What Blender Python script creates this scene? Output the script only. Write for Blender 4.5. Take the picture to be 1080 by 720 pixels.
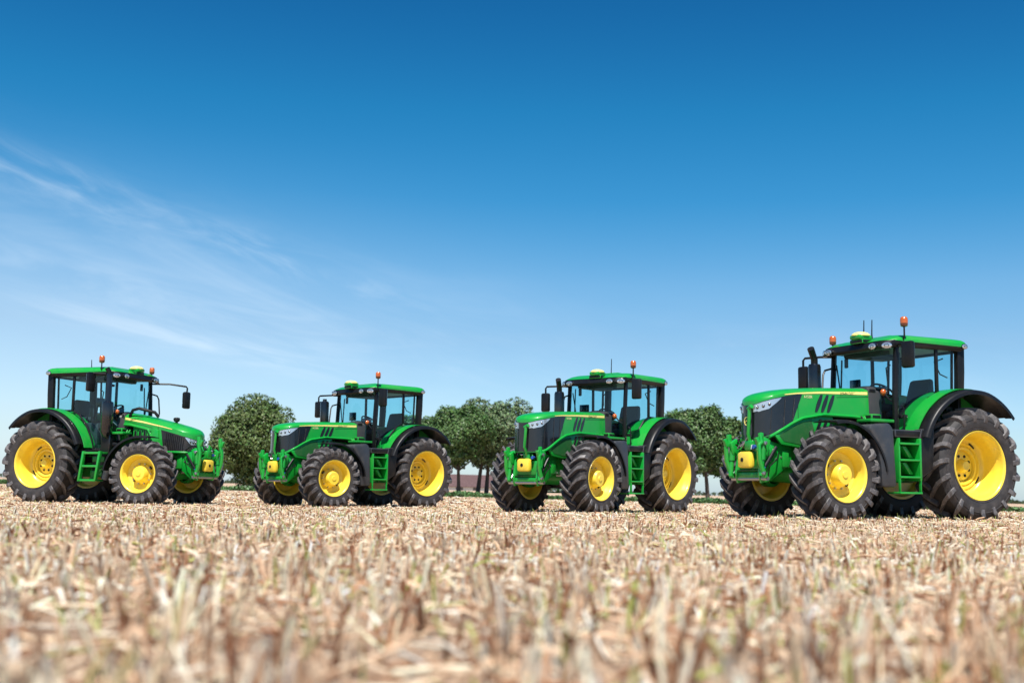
import bpy, bmesh, math, random
import numpy as np
from mathutils import Vector, Matrix
R_ = math.radians
for o in list(bpy.data.objects): bpy.data.objects.remove(o)
SC = bpy.context.scene
COL = SC.collection

# ------------------------------------------------------------------ camera
CAM_H = 0.4423
F_PX, PITCH, ROLL = 1254.1, 0.12425, 0.02597
cd = bpy.data.cameras.new('camera'); cam = bpy.data.objects.new('camera', cd); COL.objects.link(cam)
cd.sensor_width = 36; cd.lens = F_PX / 1080 * 36; cd.clip_start = 0.05; cd.clip_end = 6000
_f = Vector((0, math.cos(PITCH), math.sin(PITCH))); _u = Vector((0, -math.sin(PITCH), math.cos(PITCH))); _r = Vector((1, 0, 0))
_r2 = _r * math.cos(ROLL) + _u * math.sin(ROLL); _u2 = _u * math.cos(ROLL) - _r * math.sin(ROLL)
cam.matrix_world = Matrix(((_r2.x, _u2.x, -_f.x, 0), (_r2.y, _u2.y, -_f.y, 0), (_r2.z, _u2.z, -_f.z, CAM_H), (0, 0, 0, 1)))
cd.dof.use_dof = True; cd.dof.focus_distance = 22.0; cd.dof.aperture_fstop = 1.5
SC.camera = cam
# ------------------------------------------------------------------ sun, sky, exposure
SUN_EL, SUN_AZ = R_(61), R_(183)          # azimuth clockwise from +Y (the view direction)
sdir = Vector((math.sin(SUN_AZ) * math.cos(SUN_EL), math.cos(SUN_AZ) * math.cos(SUN_EL), math.sin(SUN_EL)))
sl = bpy.data.lights.new('sun', 'SUN'); sl.energy = 4.8; sl.angle = R_(0.5); sl.color = (1.0, 0.955, 0.89)
so = bpy.data.objects.new('sun', sl); COL.objects.link(so)
so.rotation_euler = (-sdir).to_track_quat('-Z', 'Y').to_euler(); so.location = sdir * 100
W = bpy.data.worlds.new('World'); SC.world = W; W.use_nodes = True
SC.view_settings.view_transform = 'Standard'; SC.view_settings.look = 'None'
SC.view_settings.exposure = 0.66; SC.view_settings.gamma = 1.0; SC.view_settings.use_curve_mapping = False
SC.cycles.use_denoising = True
SC.cycles.max_bounces = 6; SC.cycles.transparent_max_bounces = 12

class NT:
    """small node-tree helper"""
    def __init__(s, nt): s.nt = nt; s.n = nt.nodes; s.l = nt.links
    def node(s, t, **kw):
        n = s.n.new(t)
        for k, v in kw.items():
            if k.startswith('i_'):
                key = k[2:]; key = int(key) if key.isdigit() else key
                s.set(n, key, v)
            else: setattr(n, k, v)
        return n
    def set(s, n, key, v):
        if isinstance(v, bpy.types.NodeSocket): s.l.new(v, n.inputs[key])
        else: n.inputs[key].default_value = v
    def m(s, op, a, b=None, c=None, clamp=False):
        n = s.n.new('ShaderNodeMath'); n.operation = op; n.use_clamp = clamp
        for i, v in enumerate((a, b, c)):
            if v is not None: s.set(n, i, v)
        return n.outputs[0]
    def mix(s, fac, a, b, mode='MIX'):
        n = s.n.new('ShaderNodeMix'); n.data_type = 'RGBA'; n.blend_type = mode
        s.set(n, 0, fac); s.set(n, 6, a); s.set(n, 7, b); return n.outputs[2]
    def noise(s, vec, scale, detail=4, rough=0.55, dist=0.0):
        n = s.n.new('ShaderNodeTexNoise'); s.set(n, 'Vector', vec)
        s.set(n, 'Scale', scale); s.set(n, 'Detail', detail); s.set(n, 'Roughness', rough); s.set(n, 'Distortion', dist); return n.outputs[0]
    def ramp(s, fac, stops):
        n = s.n.new('ShaderNodeValToRGB'); s.set(n, 0, fac); e = n.color_ramp.elements
        while len(e) < len(stops): e.new(0.5)
        for el, (p, c) in zip(e, stops): el.position = p; el.color = c if len(c) == 4 else (*c, 1)
        return n.outputs[0]
    def mapr(s, v, a, b, c=0.0, d=1.0, smooth=True):
        n = s.n.new('ShaderNodeMapRange'); n.interpolation_type = 'SMOOTHSTEP' if smooth else 'LINEAR'
        for i, x in enumerate((v, a, b, c, d)): s.set(n, i, x)
        return n.outputs[0]

SKY_R = [(0.78, 0.98, 1.35), (0.78, 0.90, 1.10), (0.80, 0.85, 0.94), (0.76, 0.91, 0.97), (0.36, 0.88, 0.96), (0.24, 0.90, 0.93), (0.22, 0.80, 0.84)]
def build_world():
    t = NT(W.node_tree); t.n.clear()
    out = t.node('ShaderNodeOutputWorld'); bg = t.node('ShaderNodeBackground'); t.l.new(bg.outputs[0], out.inputs[0])
    sky = t.node('ShaderNodeTexSky'); sky.sky_type = 'NISHITA'; sky.sun_disc = False
    sky.sun_elevation = SUN_EL; sky.sun_rotation = SUN_AZ; sky.air_density = 1.0; sky.dust_density = 0.6; sky.ozone_density = 2.5; sky.altitude = 200
    hs = t.node('ShaderNodeHueSaturation'); hs.inputs['Hue'].default_value = 0.492; hs.inputs['Saturation'].default_value = 1.22; hs.inputs['Value'].default_value = 1.0
    t.l.new(sky.outputs[0], hs.inputs['Color'])
    tc = t.node('ShaderNodeTexCoord'); sep = t.node('ShaderNodeSeparateXYZ'); t.l.new(tc.outputs['Generated'], sep.inputs[0])
    x, y, z = sep.outputs
    az = t.m('ARCTAN2', x, y); el = t.m('ARCSINE', z)
    # darker, deeper blue overhead
    deep = t.mapr(el, 0.06, 0.50)
    base = t.mix(deep, hs.outputs[0], t.mix(1.0, hs.outputs[0], (0.36, 0.62, 0.88, 1), 'MULTIPLY'))
    grade = t.ramp(t.m('DIVIDE', el, 0.5, clamp=True), [(0.0, SKY_R[0]), (0.08, SKY_R[1]), (0.25, SKY_R[2]), (0.345, SKY_R[3]), (0.485, SKY_R[4]), (0.63, SKY_R[5]), (0.80, SKY_R[6]), (1.0, SKY_R[6])])
    base = t.mix(1.0, base, grade, 'MULTIPLY')
    # cirrus: streaks measured along tilted bands of the sky
    def streak(a0, e0, slope, half, a_lo, a_hi, scale_s, scale_t, thr, seed):
        da = t.m('SUBTRACT', az, a0)
        tt = t.m('SUBTRACT', t.m('SUBTRACT', el, e0), t.m('MULTIPLY', da, slope))
        cb = t.node('ShaderNodeCombineXYZ'); t.set(cb, 0, t.m('MULTIPLY', da, scale_s)); t.set(cb, 1, t.m('MULTIPLY', tt, scale_t)); cb.inputs[2].default_value = seed
        n1 = t.noise(cb.outputs[0], 1.0, 7, 0.62, 0.6)
        band = t.m('POWER', 2.718, t.m('MULTIPLY', -1.0, t.m('POWER', t.m('ABSOLUTE', t.m('DIVIDE', tt, half)), 2.0)))
        ends = t.m('MULTIPLY', t.mapr(az, a_lo - 0.08, a_lo + 0.04), t.mapr(az, a_hi + 0.03, a_hi - 0.10))
        return t.m('MULTIPLY', t.m('MULTIPLY', band, ends), t.mapr(n1, thr, thr + 0.42))
    c1 = streak(-0.30, 0.210, -0.27, 0.015, -0.50, -0.05, 11.0, 48.0, 0.40, 3.1)
    c2 = streak(-0.33, 0.150, -0.16, 0.026, -0.60, 0.02, 6.0, 34.0, 0.34, 9.4)
    c3 = streak(-0.225, 0.106, -0.17, 0.010, -0.36, -0.12, 7.0, 60.0, 0.30, 14.2)
    c4 = streak(-0.20, 0.165, -0.24, 0.040, -0.60, 0.10, 5.0, 18.0, 0.40, 21.7)
    c5 = streak(0.16, 0.11, -0.10, 0.035, -0.02, 0.55, 5.0, 18.0, 0.42, 33.0)
    tot = t.m('ADD', t.m('MULTIPLY', c1, 0.24), t.m('MULTIPLY', c2, 0.20))
    tot = t.m('ADD', tot, t.m('MULTIPLY', c3, 0.26)); tot = t.m('ADD', tot, t.m('MULTIPLY', c4, 0.15)); tot = t.m('ADD', tot, t.m('MULTIPLY', c5, 0.10), clamp=True)
    veil = t.m('MULTIPLY', t.m('MULTIPLY', t.mapr(az, 0.10, -0.42), t.mapr(el, 0.30, 0.04)), 0.20)
    tot = t.m('ADD', tot, veil, clamp=True)
    col = t.mix(tot, base, (7.5, 8.2, 8.8, 1))
    t.l.new(col, bg.inputs[0]); bg.inputs[1].default_value = 0.089
build_world()

# ------------------------------------------------------------------ materials
MATS = {}
def principled(name, col, rough=0.5, metal=0.0, coat=0.0, spec=None):
    m = bpy.data.materials.new(name); m.use_nodes = True; t = NT(m.node_tree)
    b = t.n['Principled BSDF']; b.inputs['Base Color'].default_value = (*col, 1); b.inputs['Roughness'].default_value = rough
    b.inputs['Metallic'].default_value = metal; b.inputs['Coat Weight'].default_value = coat; b.inputs['Coat Roughness'].default_value = 0.08
    if spec is not None: b.inputs['Specular IOR Level'].default_value = spec
    MATS[name] = m; return m, t, b
def worn(name, col, rough, coat=0.0, metal=0.0, dust=(0.36, 0.27, 0.18), amount=0.25, scale=5.0, bump=0.0, bscale=60):
    """a surface with dust and small colour variation"""
    m, t, b = principled(name, col, rough, metal, coat)
    tc = t.node('ShaderNodeTexCoord').outputs['Object']
    n = t.noise(tc, scale, 6, 0.65); n2 = t.noise(tc, scale * 7, 3, 0.6)
    f = t.m('MULTIPLY', t.mapr(t.m('ADD', t.m('MULTIPLY', n, 0.7), t.m('MULTIPLY', n2, 0.3)), 0.42, 0.72), amount)
    c = t.mix(f, (*col, 1), (*dust, 1)); t.l.new(c, b.inputs['Base Color'])
    t.l.new(t.m('ADD', rough, t.m('MULTIPLY', f, 0.5), clamp=True), b.inputs['Roughness'])
    if bump:
        bp = t.node('ShaderNodeBump'); bp.inputs['Strength'].default_value = bump; bp.inputs['Distance'].default_value = 0.01
        t.l.new(t.noise(tc, bscale, 3), bp.inputs['Height']); t.l.new(bp.outputs[0], b.inputs['Normal'])
    return m
worn('green_paint', (0.004, 0.30, 0.030), 0.34, coat=0.4, amount=0.13, scale=2.2, dust=(0.20, 0.26, 0.12))
worn('green_cast', (0.005, 0.26, 0.028), 0.42, coat=0.2, amount=0.10, scale=6, bump=0.15)
worn('green_mesh', (0.006, 0.10, 0.018), 0.6, amount=0.10)
worn('yellow_paint', (0.90, 0.665, 0.055), 0.34, coat=0.3, amount=0.26, scale=4, dust=(0.45, 0.30, 0.12))
worn('decal_yellow', (0.86, 0.72, 0.22), 0.4, amount=0.03)
worn('shaded_tread', (0.011, 0.010, 0.010), 0.65, amount=0.35, scale=8, dust=(0.06, 0.048, 0.042), bump=0.25, bscale=90)  # tread base between lugs: shade put into the colour, darker than the sidewalls
worn('rubber', (0.024, 0.021, 0.021), 0.62, amount=0.80, scale=7, dust=(0.075, 0.065, 0.063), bump=0.25, bscale=90)
worn('rubber_lug', (0.060, 0.055, 0.056), 0.42, amount=0.9, scale=11, dust=(0.205, 0.185, 0.18), bump=0.2, bscale=70)  # pale dust colour also carries the bright highlights of the lugs
worn('black_plastic', (0.006, 0.0065, 0.008), 0.40, amount=0.03, scale=4)
MATS['black_plastic'].node_tree.nodes['Principled BSDF'].inputs['Specular IOR Level'].default_value = 0.3
worn('tank_plastic', (0.030, 0.035, 0.043), 0.42, amount=0.12, scale=4)
worn('black_gloss', (0.007, 0.007, 0.009), 0.20, coat=0.4, amount=0.02)
worn('grille_black', (0.013, 0.013, 0.014), 0.38, amount=0.08, bump=0.5, bscale=140)
worn('cab_trim', (0.035, 0.036, 0.040), 0.6, amount=0.05)
worn('liner_grey', (0.30, 0.31, 0.32), 0.75, amount=0.03)
worn('steel', (0.42, 0.42, 0.43), 0.33, metal=0.85, amount=0.15)
principled('mirror_glass', (0.55, 0.6, 0.66), 0.06, metal=1.0)
principled('lamp_glass', (0.56, 0.58, 0.61), 0.14, metal=0.7, coat=1.0)
principled('chrome', (0.85, 0.86, 0.88), 0.12, metal=1.0)
principled('amber', (0.48, 0.10, 0.010), 0.22, coat=0.6)
principled('amber_dark', (0.10, 0.022, 0.008), 0.3, coat=0.6)
principled('blue_cap', (0.02, 0.08, 0.35), 0.35)
principled('decal_dark', (0.010, 0.07, 0.015), 0.4)
principled('decal_pale', (0.75, 0.70, 0.38), 0.4)
worn('step_grip', (0.55, 0.66, 0.56), 0.5, amount=0.15)
def glass_mat():
    m = bpy.data.materials.new('tinted_glass'); m.use_nodes = True; t = NT(m.node_tree); t.n.clear()
    out = t.node('ShaderNodeOutputMaterial'); tr = t.node('ShaderNodeBsdfTransparent'); tr.inputs[0].default_value = (0.60, 0.87, 0.92, 1)
    gl = t.node('ShaderNodeBsdfGlossy'); gl.inputs['Roughness'].default_value = 0.02
    lw = t.node('ShaderNodeLayerWeight'); lw.inputs['Blend'].default_value = 0.5
    fr = t.m('MULTIPLY_ADD', t.m('POWER', lw.outputs['Facing'], 4.0), 0.6, 0.045)
    mx = t.node('ShaderNodeMixShader'); t.l.new(fr, mx.inputs[0]); t.l.new(tr.outputs[0], mx.inputs[1]); t.l.new(gl.outputs[0], mx.inputs[2])
    t.l.new(mx.outputs[0], out.inputs[0]); MATS['glass'] = m
glass_mat()

# ------------------------------------------------------------------ mesh helpers
class MB:
    """collects shapes; build() links them as ONE mesh object"""
    def __init__(s): s.bm = bmesh.new(); s.mats = []
    def mi(s, name):
        if name not in s.mats: s.mats.append(name)
        return s.mats.index(name)
    def _fin(s, vs, mat, bev, seg=2):
        fs = {f for v in vs for f in v.link_faces}
        i = s.mi(mat)
        for f in fs: f.material_index = i
        if bev:
            es = list({e for v in vs for e in v.link_edges})
            bmesh.ops.bevel(s.bm, geom=es, offset=bev, offset_type='OFFSET', segments=seg, profile=0.5, affect='EDGES', clamp_overlap=True)
    def box(s, x0, x1, y0, y1, z0, z1, mat, bev=0.012, M=None):
        co = [(x, y, z) for x in (x0, x1) for y in (y0, y1) for z in (z0, z1)]
        vs = [s.bm.verts.new(M @ Vector(c) if M else c) for c in co]
        for q in ((0, 1, 3, 2), (4, 6, 7, 5), (0, 4, 5, 1), (2, 3, 7, 6), (0, 2, 6, 4), (1, 5, 7, 3)): s.bm.faces.new([vs[i] for i in q])
        bmesh.ops.recalc_face_normals(s.bm, faces=list({f for v in vs for f in v.link_faces}))
        s._fin(vs, mat, bev)
    def prism(s, poly, y0, y1, mat, bev=0.0, axis='y', M=None):
        """polygon of (x,z) extruded along y (or (y,z) along x, (x,y) along z)"""
        def P(a, b, t):
            v = Vector((a, t, b)) if axis == 'y' else (Vector((t, a, b)) if axis == 'x' else Vector((a, b, t)))
            return M @ v if M else v
        A = [s.bm.verts.new(P(a, b, y0)) for a, b in poly]; B = [s.bm.verts.new(P(a, b, y1)) for a, b in poly]
        n = len(poly)
        fs = [s.bm.faces.new(A), s.bm.faces.new(B[::-1])]
        for i in range(n): fs.append(s.bm.faces.new((A[i], B[i], B[(i + 1) % n], A[(i + 1) % n])))
        bmesh.ops.recalc_face_normals(s.bm, faces=fs)
        s._fin(A + B, mat, bev)
    def grid(s, rows, mat, close_u=False, close_v=False):
        V = [[s.bm.verts.new(p) for p in r] for r in rows]; i = s.mi(mat)
        nr, nc = len(V), len(V[0])
        for a in range(nr if close_u else nr - 1):
            for b in range(nc if close_v else nc - 1):
                q = [V[a][b], V[(a + 1) % nr][b], V[(a + 1) % nr][(b + 1) % nc], V[a][(b + 1) % nc]]
                try:
                    f = s.bm.faces.new(q); f.material_index = i
                except ValueError: pass
        return V
    def tube(s, pts, r, mat, seg=8, cap=True):
        pts = [Vector(p) for p in pts]; n = len(pts); rr = r if isinstance(r, (list, tuple)) else [r] * n
        rows = []; up = None
        for k in range(n):
            d = (pts[min(k + 1, n - 1)] - pts[max(k - 1, 0)]).normalized()
            if up is None: up = Vector((0, 0, 1)) if abs(d.z) < 0.9 else Vector((1, 0, 0))
            a = d.cross(up).normalized(); b = a.cross(d).normalized(); up = b
            rows.append([pts[k] + (a * math.cos(t) + b * math.sin(t)) * rr[k] for t in [2 * math.pi * j / seg for j in range(seg)]])
        V = s.grid(rows, mat, close_v=True)
        if cap:
            i = s.mi(mat)
            for r_ in (V[0], V[-1][::-1]):
                f = s.bm.faces.new(r_); f.material_index = i
    def lathe(s, prof, mat, seg=48, axis='y', c=(0, 0, 0), cap=False):
        """profile of (w, r) turned about an axis through c"""
        c = Vector(c); rows = []
        for w, r in prof:
            row = []
            for k in range(seg):
                a = 2 * math.pi * k / seg
                row.append(c + (Vector((r * math.cos(a), w, r * math.sin(a))) if axis == 'y' else (Vector((r * math.cos(a), r * math.sin(a), w)) if axis == 'z' else Vector((w, r * math.cos(a), r * math.sin(a))))))
            rows.append(row)
        V = s.grid(rows, mat, close_v=True)
        if cap:
            for r_ in (V[0], V[-1]):
                try: f = s.bm.faces.new(r_); f.material_index = s.mi(mat)
                except ValueError: pass
    def ball(s, c, rx, ry, rz, mat, seg=16, rings=9, zmin=-1.0):
        prof = []
        for k in range(rings + 1):
            t = -math.pi / 2 + math.pi * k / rings
            prof.append((max(math.sin(t), zmin), max(math.cos(t), 1e-3)))
        rows = [[(c[0] + rx * r * math.cos(2 * math.pi * j / seg), c[1] + ry * r * math.sin(2 * math.pi * j / seg), c[2] + rz * w) for j in range(seg)] for w, r in prof]
        s.grid(rows, mat, close_v=True)
    def build(s, name, parent=None, angle=38, loc=None, recalc=True):
        if recalc: bmesh.ops.recalc_face_normals(s.bm, faces=s.bm.faces[:])
        me = bpy.data.meshes.new(name); s.bm.to_mesh(me); s.bm.free()
        for m in s.mats: me.materials.append(MATS[m])
        me.shade_smooth(); me.set_sharp_from_angle(angle=R_(angle))
        o = bpy.data.objects.new(name, me); COL.objects.link(o)
        if parent: o.parent = parent
        if loc: o.location = loc
        return o

def tag(o, label=None, cat=None, group=None, kind=None):
    if label: o['label'] = label
    if cat: o['category'] = cat
    if group: o['group'] = group
    if kind: o['kind'] = kind
    return o
def lerp(tab, x):
    xs = [a for a, _ in tab]; ys = [b for _, b in tab]
    return float(np.interp(x, xs, ys))

# ------------------------------------------------------------------ where the tractors stand
TAU = 0.011625
TR = {1: (-9.922, 27.112, -0.3416, -0.1126), 2: (-2.765, 29.685, 3.9251, -0.0622), 3: (2.698, 26.042, 4.0056, 0.0053), 4: (6.968, 19.900, 3.5828, 0.1310)}
_anch = []
for i, (x, y, a, z) in TR.items():       # mid-wheelbase anchors of the gentle cross slope
    _anch.append((x + 1.35 * math.cos(a), y + 1.35 * math.sin(a), z, x))
def ground_z(x, y):
    x = np.asarray(x, float); y = np.asarray(y, float)
    num = 0; den = 0
    for ax, ay, az, rx in _anch:
        w = 1.0 / ((x - ax) ** 2 + (y - ay) ** 2 + 1.5) ** 2
        num = num + w * (az + TAU * np.clip(x - rx, -4, 4)); den = den + w
    z = num / den
    def ss(t): t = np.clip(t, 0, 1); return t * t * (3 - 2 * t)
    fade = ss((y - 4.0) / 9.0) * (1 - ss((y - 33.0) / 22.0)) * (1 - ss((np.abs(x) - 14) / 25.0))
    return z * fade

# ------------------------------------------------------------------ ground
def ground_mat():
    m = bpy.data.materials.new('stubble_soil'); m.use_nodes = True; t = NT(m.node_tree); b = t.n['Principled BSDF']; MATS['soil'] = m
    tc = t.node('ShaderNodeTexCoord').outputs['Object']
    big = t.noise(tc, 0.10, 4, 0.6); mid = t.noise(tc, 1.3, 6, 0.65); fine = t.noise(tc, 22.0, 6, 0.7)
    soil = t.ramp(fine, [(0.30, (0.050, 0.020, 0.010)), (0.5, (0.125, 0.057, 0.030)), (0.74, (0.32, 0.175, 0.10))])
    straw = t.ramp(t.noise(tc, 35.0, 4, 0.7), [(0.32, (0.34, 0.21, 0.13)), (0.55, (0.68, 0.51, 0.36)), (0.75, (0.82, 0.68, 0.52))])
    cover = t.mapr(t.m('ADD', t.m('MULTIPLY', mid, 0.65), t.m('MULTIPLY', big, 0.35)), 0.36, 0.55)
    c = t.mix(t.m('MULTIPLY_ADD', cover, 0.62, 0.20), soil, straw); t.l.new(c, b.inputs['Base Color'])
    b.inputs['Roughness'].default_value = 0.95; b.inputs['Specular IOR Level'].default_value = 0.15
    bp = t.node('ShaderNodeBump'); bp.inputs['Strength'].default_value = 0.9; bp.inputs['Distance'].default_value = 0.03
    t.l.new(t.m('ADD', fine, t.m('MULTIPLY', mid, 2.0)), bp.inputs['Height']); t.l.new(bp.outputs[0], b.inputs['Normal'])
ground_mat()
def make_ground():
    ys = np.concatenate([np.linspace(-30, 0, 8)[:-1], np.linspace(0, 14, 60)[:-1], np.linspace(14, 70, 90)[:-1], np.geomspace(70, 4000, 30)])
    xs0 = np.concatenate([-np.geomspace(60, 4000, 18)[::-1], np.linspace(-60, 60, 161)[1:-1], np.geomspace(60, 4000, 18)])
    X, Y = np.meshgrid(xs0, ys); Z = ground_z(X, Y)
    rng = np.random.default_rng(3)
    near = (np.abs(X) < 50) & (Y < 70)
    Z = Z + near * rng.normal(0, 0.006, Z.shape) * (Y > 1)
    nr, nc = X.shape
    v = np.stack([X, Y, Z], -1).reshape(-1, 3)
    idx = np.arange(nr * nc).reshape(nr, nc)
    f = np.stack([idx[:-1, :-1], idx[:-1, 1:], idx[1:, 1:], idx[1:, :-1]], -1).reshape(-1, 4)
    me = bpy.data.meshes.new('ground'); me.from_pydata(v.tolist(), [], f.tolist()); me.materials.append(MATS['soil']); me.shade_smooth()
    o = bpy.data.objects.new('ground', me); COL.objects.link(o); tag(o, kind='structure', label='bare harvested field running out to the horizon', cat='ground')
make_ground()

def raw_mesh(name, V, F, mat, cols=None, smooth=False, colname='tint'):
    """big meshes straight from numpy: V (n,3), F (m,k) all the same size"""
    me = bpy.data.meshes.new(name); n, k = F.shape
    me.vertices.add(len(V)); me.vertices.foreach_set('co', np.ascontiguousarray(V, np.float32).ravel())
    me.loops.add(n * k); me.loops.foreach_set('vertex_index', np.ascontiguousarray(F, np.int32).ravel())
    me.polygons.add(n); me.polygons.foreach_set('loop_start', np.arange(0, n * k, k, dtype=np.int32))
    me.update(calc_edges=True); me.validate()
    if cols is not None:
        a = me.attributes.new(colname, 'FLOAT_COLOR', 'POINT'); a.data.foreach_set('color', np.ascontiguousarray(np.concatenate([cols, np.ones((len(cols), 1))], 1), np.float32).ravel())
    me.materials.append(MATS[mat])
    if smooth: me.shade_smooth()
    o = bpy.data.objects.new(name, me); COL.objects.link(o); return o
def attr_mat(name, rough=0.8, trans=0.0, spec=0.2):
    m = bpy.data.materials.new(name); m.use_nodes = True; t = NT(m.node_tree); b = t.n['Principled BSDF']; MATS[name] = m
    at = t.node('ShaderNodeAttribute'); at.attribute_name = 'tint'; t.l.new(at.outputs['Color'], b.inputs['Base Color'])
    b.inputs['Roughness'].default_value = rough; b.inputs['Specular IOR Level'].default_value = spec
    if trans:
        out = t.n['Material Output']; tl = t.node('ShaderNodeBsdfTranslucent'); t.l.new(at.outputs['Color'], tl.inputs[0])
        mx = t.node('ShaderNodeMixShader'); mx.inputs[0].default_value = trans
        t.l.new(b.outputs[0], mx.inputs[1]); t.l.new(tl.outputs[0], mx.inputs[2]); t.l.new(mx.outputs[0], out.inputs[0])
attr_mat('straw', 0.8, 0.26, 0.12); attr_mat('leaf', 0.5, 0.14, 0.4)

PAL = np.array([(0.90, 0.695, 0.49), (0.77, 0.54, 0.36), (0.93, 0.80, 0.62), (0.26, 0.115, 0.062), (0.94, 0.87, 0.74), (0.42, 0.45, 0.13), (0.50, 0.265, 0.15), (0.66, 0.61, 0.30)])
PW = np.array([0.25, 0.19, 0.17, 0.12, 0.09, 0.03, 0.115, 0.035]); PW = PW / PW.sum()
def make_stubble():
    rng = np.random.default_rng(11)
    Vs, Fs, Cs = [], [], []; off = 0
    def emit(base, tip, mid_off, r0, r1, col, flat=False):
        """many slim stems with a bend: base -> mid -> tip, three-sided (or a flat blade)"""
        nonlocal off
        n = len(base); mid = (base + tip) / 2 + mid_off
        d = tip - base; d /= np.linalg.norm(d, axis=1, keepdims=True) + 1e-9
        ref = rng.normal(size=(n, 3)); a = np.cross(d, ref); a /= np.linalg.norm(a, axis=1, keepdims=True) + 1e-9; b = np.cross(d, a)
        k = 2 if flat else 3; ang = [0, math.pi] if flat else [0, 2.094, 4.189]
        rings = []
        for P, r in ((base, r0), (mid, (r0 + r1) / 2), (tip, r1)):
            for t in ang: rings.append(P + (a * math.cos(t) + b * math.sin(t)) * r[:, None])
        V = np.stack(rings, 1).reshape(-1, 3); nv = 3 * k
        q = []
        for lev in (0, 1):
            for j in range(1 if flat else 3):
                j2 = (j + 1) % k; q.append((lev * k + j, lev * k + j2, (lev + 1) * k + j2, (lev + 1) * k + j))
        F = (np.arange(n)[:, None, None] * nv + np.array(q)[None] + off).reshape(-1, 4)
        Vs.append(V); Fs.append(F); Cs.append(np.repeat(col, nv, 0)); off += len(V)
    def pick(n, w=PW): 
        c = PAL[rng.choice(len(PAL), n, p=w)] * rng.uniform(0.78, 1.15, (n, 1)); return np.clip(c, 0, 0.92)
    row_dir = 0.35
    T1, T2, T4 = rng.uniform(-1, 1, 4096), rng.uniform(-1, 1, 4096), rng.uniform(-1, 1, 4096); T3 = rng.random(4096)
    def zone(y0, y1, dens, hmean, rad, litter, blade, cell=0.11, spread=0.56, pad=1.2):
        A = 0.5 * ((y0 + y1) * spread + 2 * pad) * (y1 - y0) * 2
        n = int(A * dens * 0.5)
        y = np.sqrt(rng.uniform(y0 ** 2, y1 ** 2, n)); x = rng.uniform(-1, 1, n) * (y * spread + pad)
        # drill rows: tufts of stems along lines 14 cm apart, each tuft with its own height, tint and lean
        u = x * math.cos(row_dir) + y * math.sin(row_dir); v = -x * math.sin(row_dir) + y * math.cos(row_dir)
        iu, iv = np.round(u / 0.15).astype(int), np.round(v / cell).astype(int)
        hid = ((iu * 73856093) ^ (iv * 19349663)) % 4096
        ou, ov = rng.normal(0, 0.019, n), rng.normal(0, 0.019, n); loose = rng.random(n) < 0.12
        u = np.where(loose, u, iu * 0.15 + T1[hid] * 0.035 + ou); v = np.where(loose, v, iv * cell + T2[hid] * cell * 0.3 + ov)
        x = u * math.cos(row_dir) - v * math.sin(row_dir); y = u * math.sin(row_dir) + v * math.cos(row_dir)
        clump = 0.5 + 0.5 * np.sin(x * 2.3 + 1.3 * np.sin(y * 1.7)) * np.sin(y * 2.9 + 1.1 * np.sin(x * 1.9))
        keep = (T3[hid] < 0.30 + 0.62 * clump) & (y > 1.1)
        x, y, hid, ou, ov = x[keep], y[keep], hid[keep], ou[keep], ov[keep]; n = len(x)
        z = ground_z(x, y)
        h = np.clip(hmean * (1 + 0.28 * T1[hid]) * rng.normal(1, 0.20, n), 0.03, 0.27)
        lean = (np.stack([ou * math.cos(row_dir) - ov * math.sin(row_dir), ou * math.sin(row_dir) + ov * math.cos(row_dir)], 1) * 5.5 + np.stack([T2[hid], T4[hid]], 1) * 0.16 + rng.normal(0, 0.12, (n, 2))) * h[:, None]
        br = rng.random(n) < 0.18                                  # broken ones hang over
        lean[br] = rng.normal(0, 0.8, (br.sum(), 2)) * h[br][:, None]; h = np.where(br, h * 0.6, h)
        base = np.stack([x, y, z - 0.01], 1); tip = base + np.concatenate([lean, h[:, None] + 0.01], 1)
        r = rad * rng.uniform(0.7, 1.35, n)
        emit(base, tip, np.concatenate([rng.normal(0, 0.08, (n, 2)) * h[:, None], np.zeros((n, 1))], 1), r, r * rng.uniform(0.7, 1.2, n), np.clip(pick(n) * (1 + 0.16 * T4[hid])[:, None], 0, 0.92))
        # dry leaf blades hanging off the stems
        nb = int(n * blade); i = rng.choice(n, nb); s = rng.uniform(0.3, 0.95, nb)[:, None]
        b0 = base[i] * (1 - s) + tip[i] * s; th = rng.uniform(0, 2 * math.pi, nb); L = rng.uniform(0.03, 0.11, nb)
        t0 = b0 + np.stack([np.cos(th) * L, np.sin(th) * L, rng.normal(-0.01, 0.035, nb)], 1); t0[:, 2] = np.maximum(t0[:, 2], ground_z(t0[:, 0], t0[:, 1]) + 0.003)
        mo = np.zeros((nb, 3)); mo[:, 2] = rng.uniform(0.0, 0.03, nb)
        emit(b0, t0, mo, rad * rng.uniform(0.8, 1.9, nb), rad * rng.uniform(0.2, 0.8, nb), pick(nb), True)
        # loose straw lying about
        nl = int(n * litter); ly = np.sqrt(rng.uniform(y0 ** 2, y1 ** 2, nl)); lx = rng.uniform(-1, 1, nl) * (ly * spread + pad)
        L = rng.uniform(0.04, 0.22, nl); th = rng.uniform(0, 2 * math.pi, nl); zz = ground_z(lx, ly) + rng.uniform(0.004, 0.05, nl)
        p0 = np.stack([lx, ly, zz], 1); p1 = p0 + np.stack([np.cos(th) * L, np.sin(th) * L, rng.normal(0, 0.02, nl)], 1)
        p1[:, 2] = np.maximum(p1[:, 2], ground_z(p1[:, 0], p1[:, 1]) + 0.004)
        rr = rad * rng.uniform(0.7, 1.5, nl)
        emit(p0, p1, rng.normal(0, 0.008, (nl, 3)), rr, rr, pick(nl), rng.random() < 0.0)
    zone(1.15, 2.9, 480, 0.142, 0.0064, 0.40, 0.35, 0.25)
    zone(2.9, 5.5, 470, 0.118, 0.0058, 0.45, 0.40, 0.22)
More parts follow.
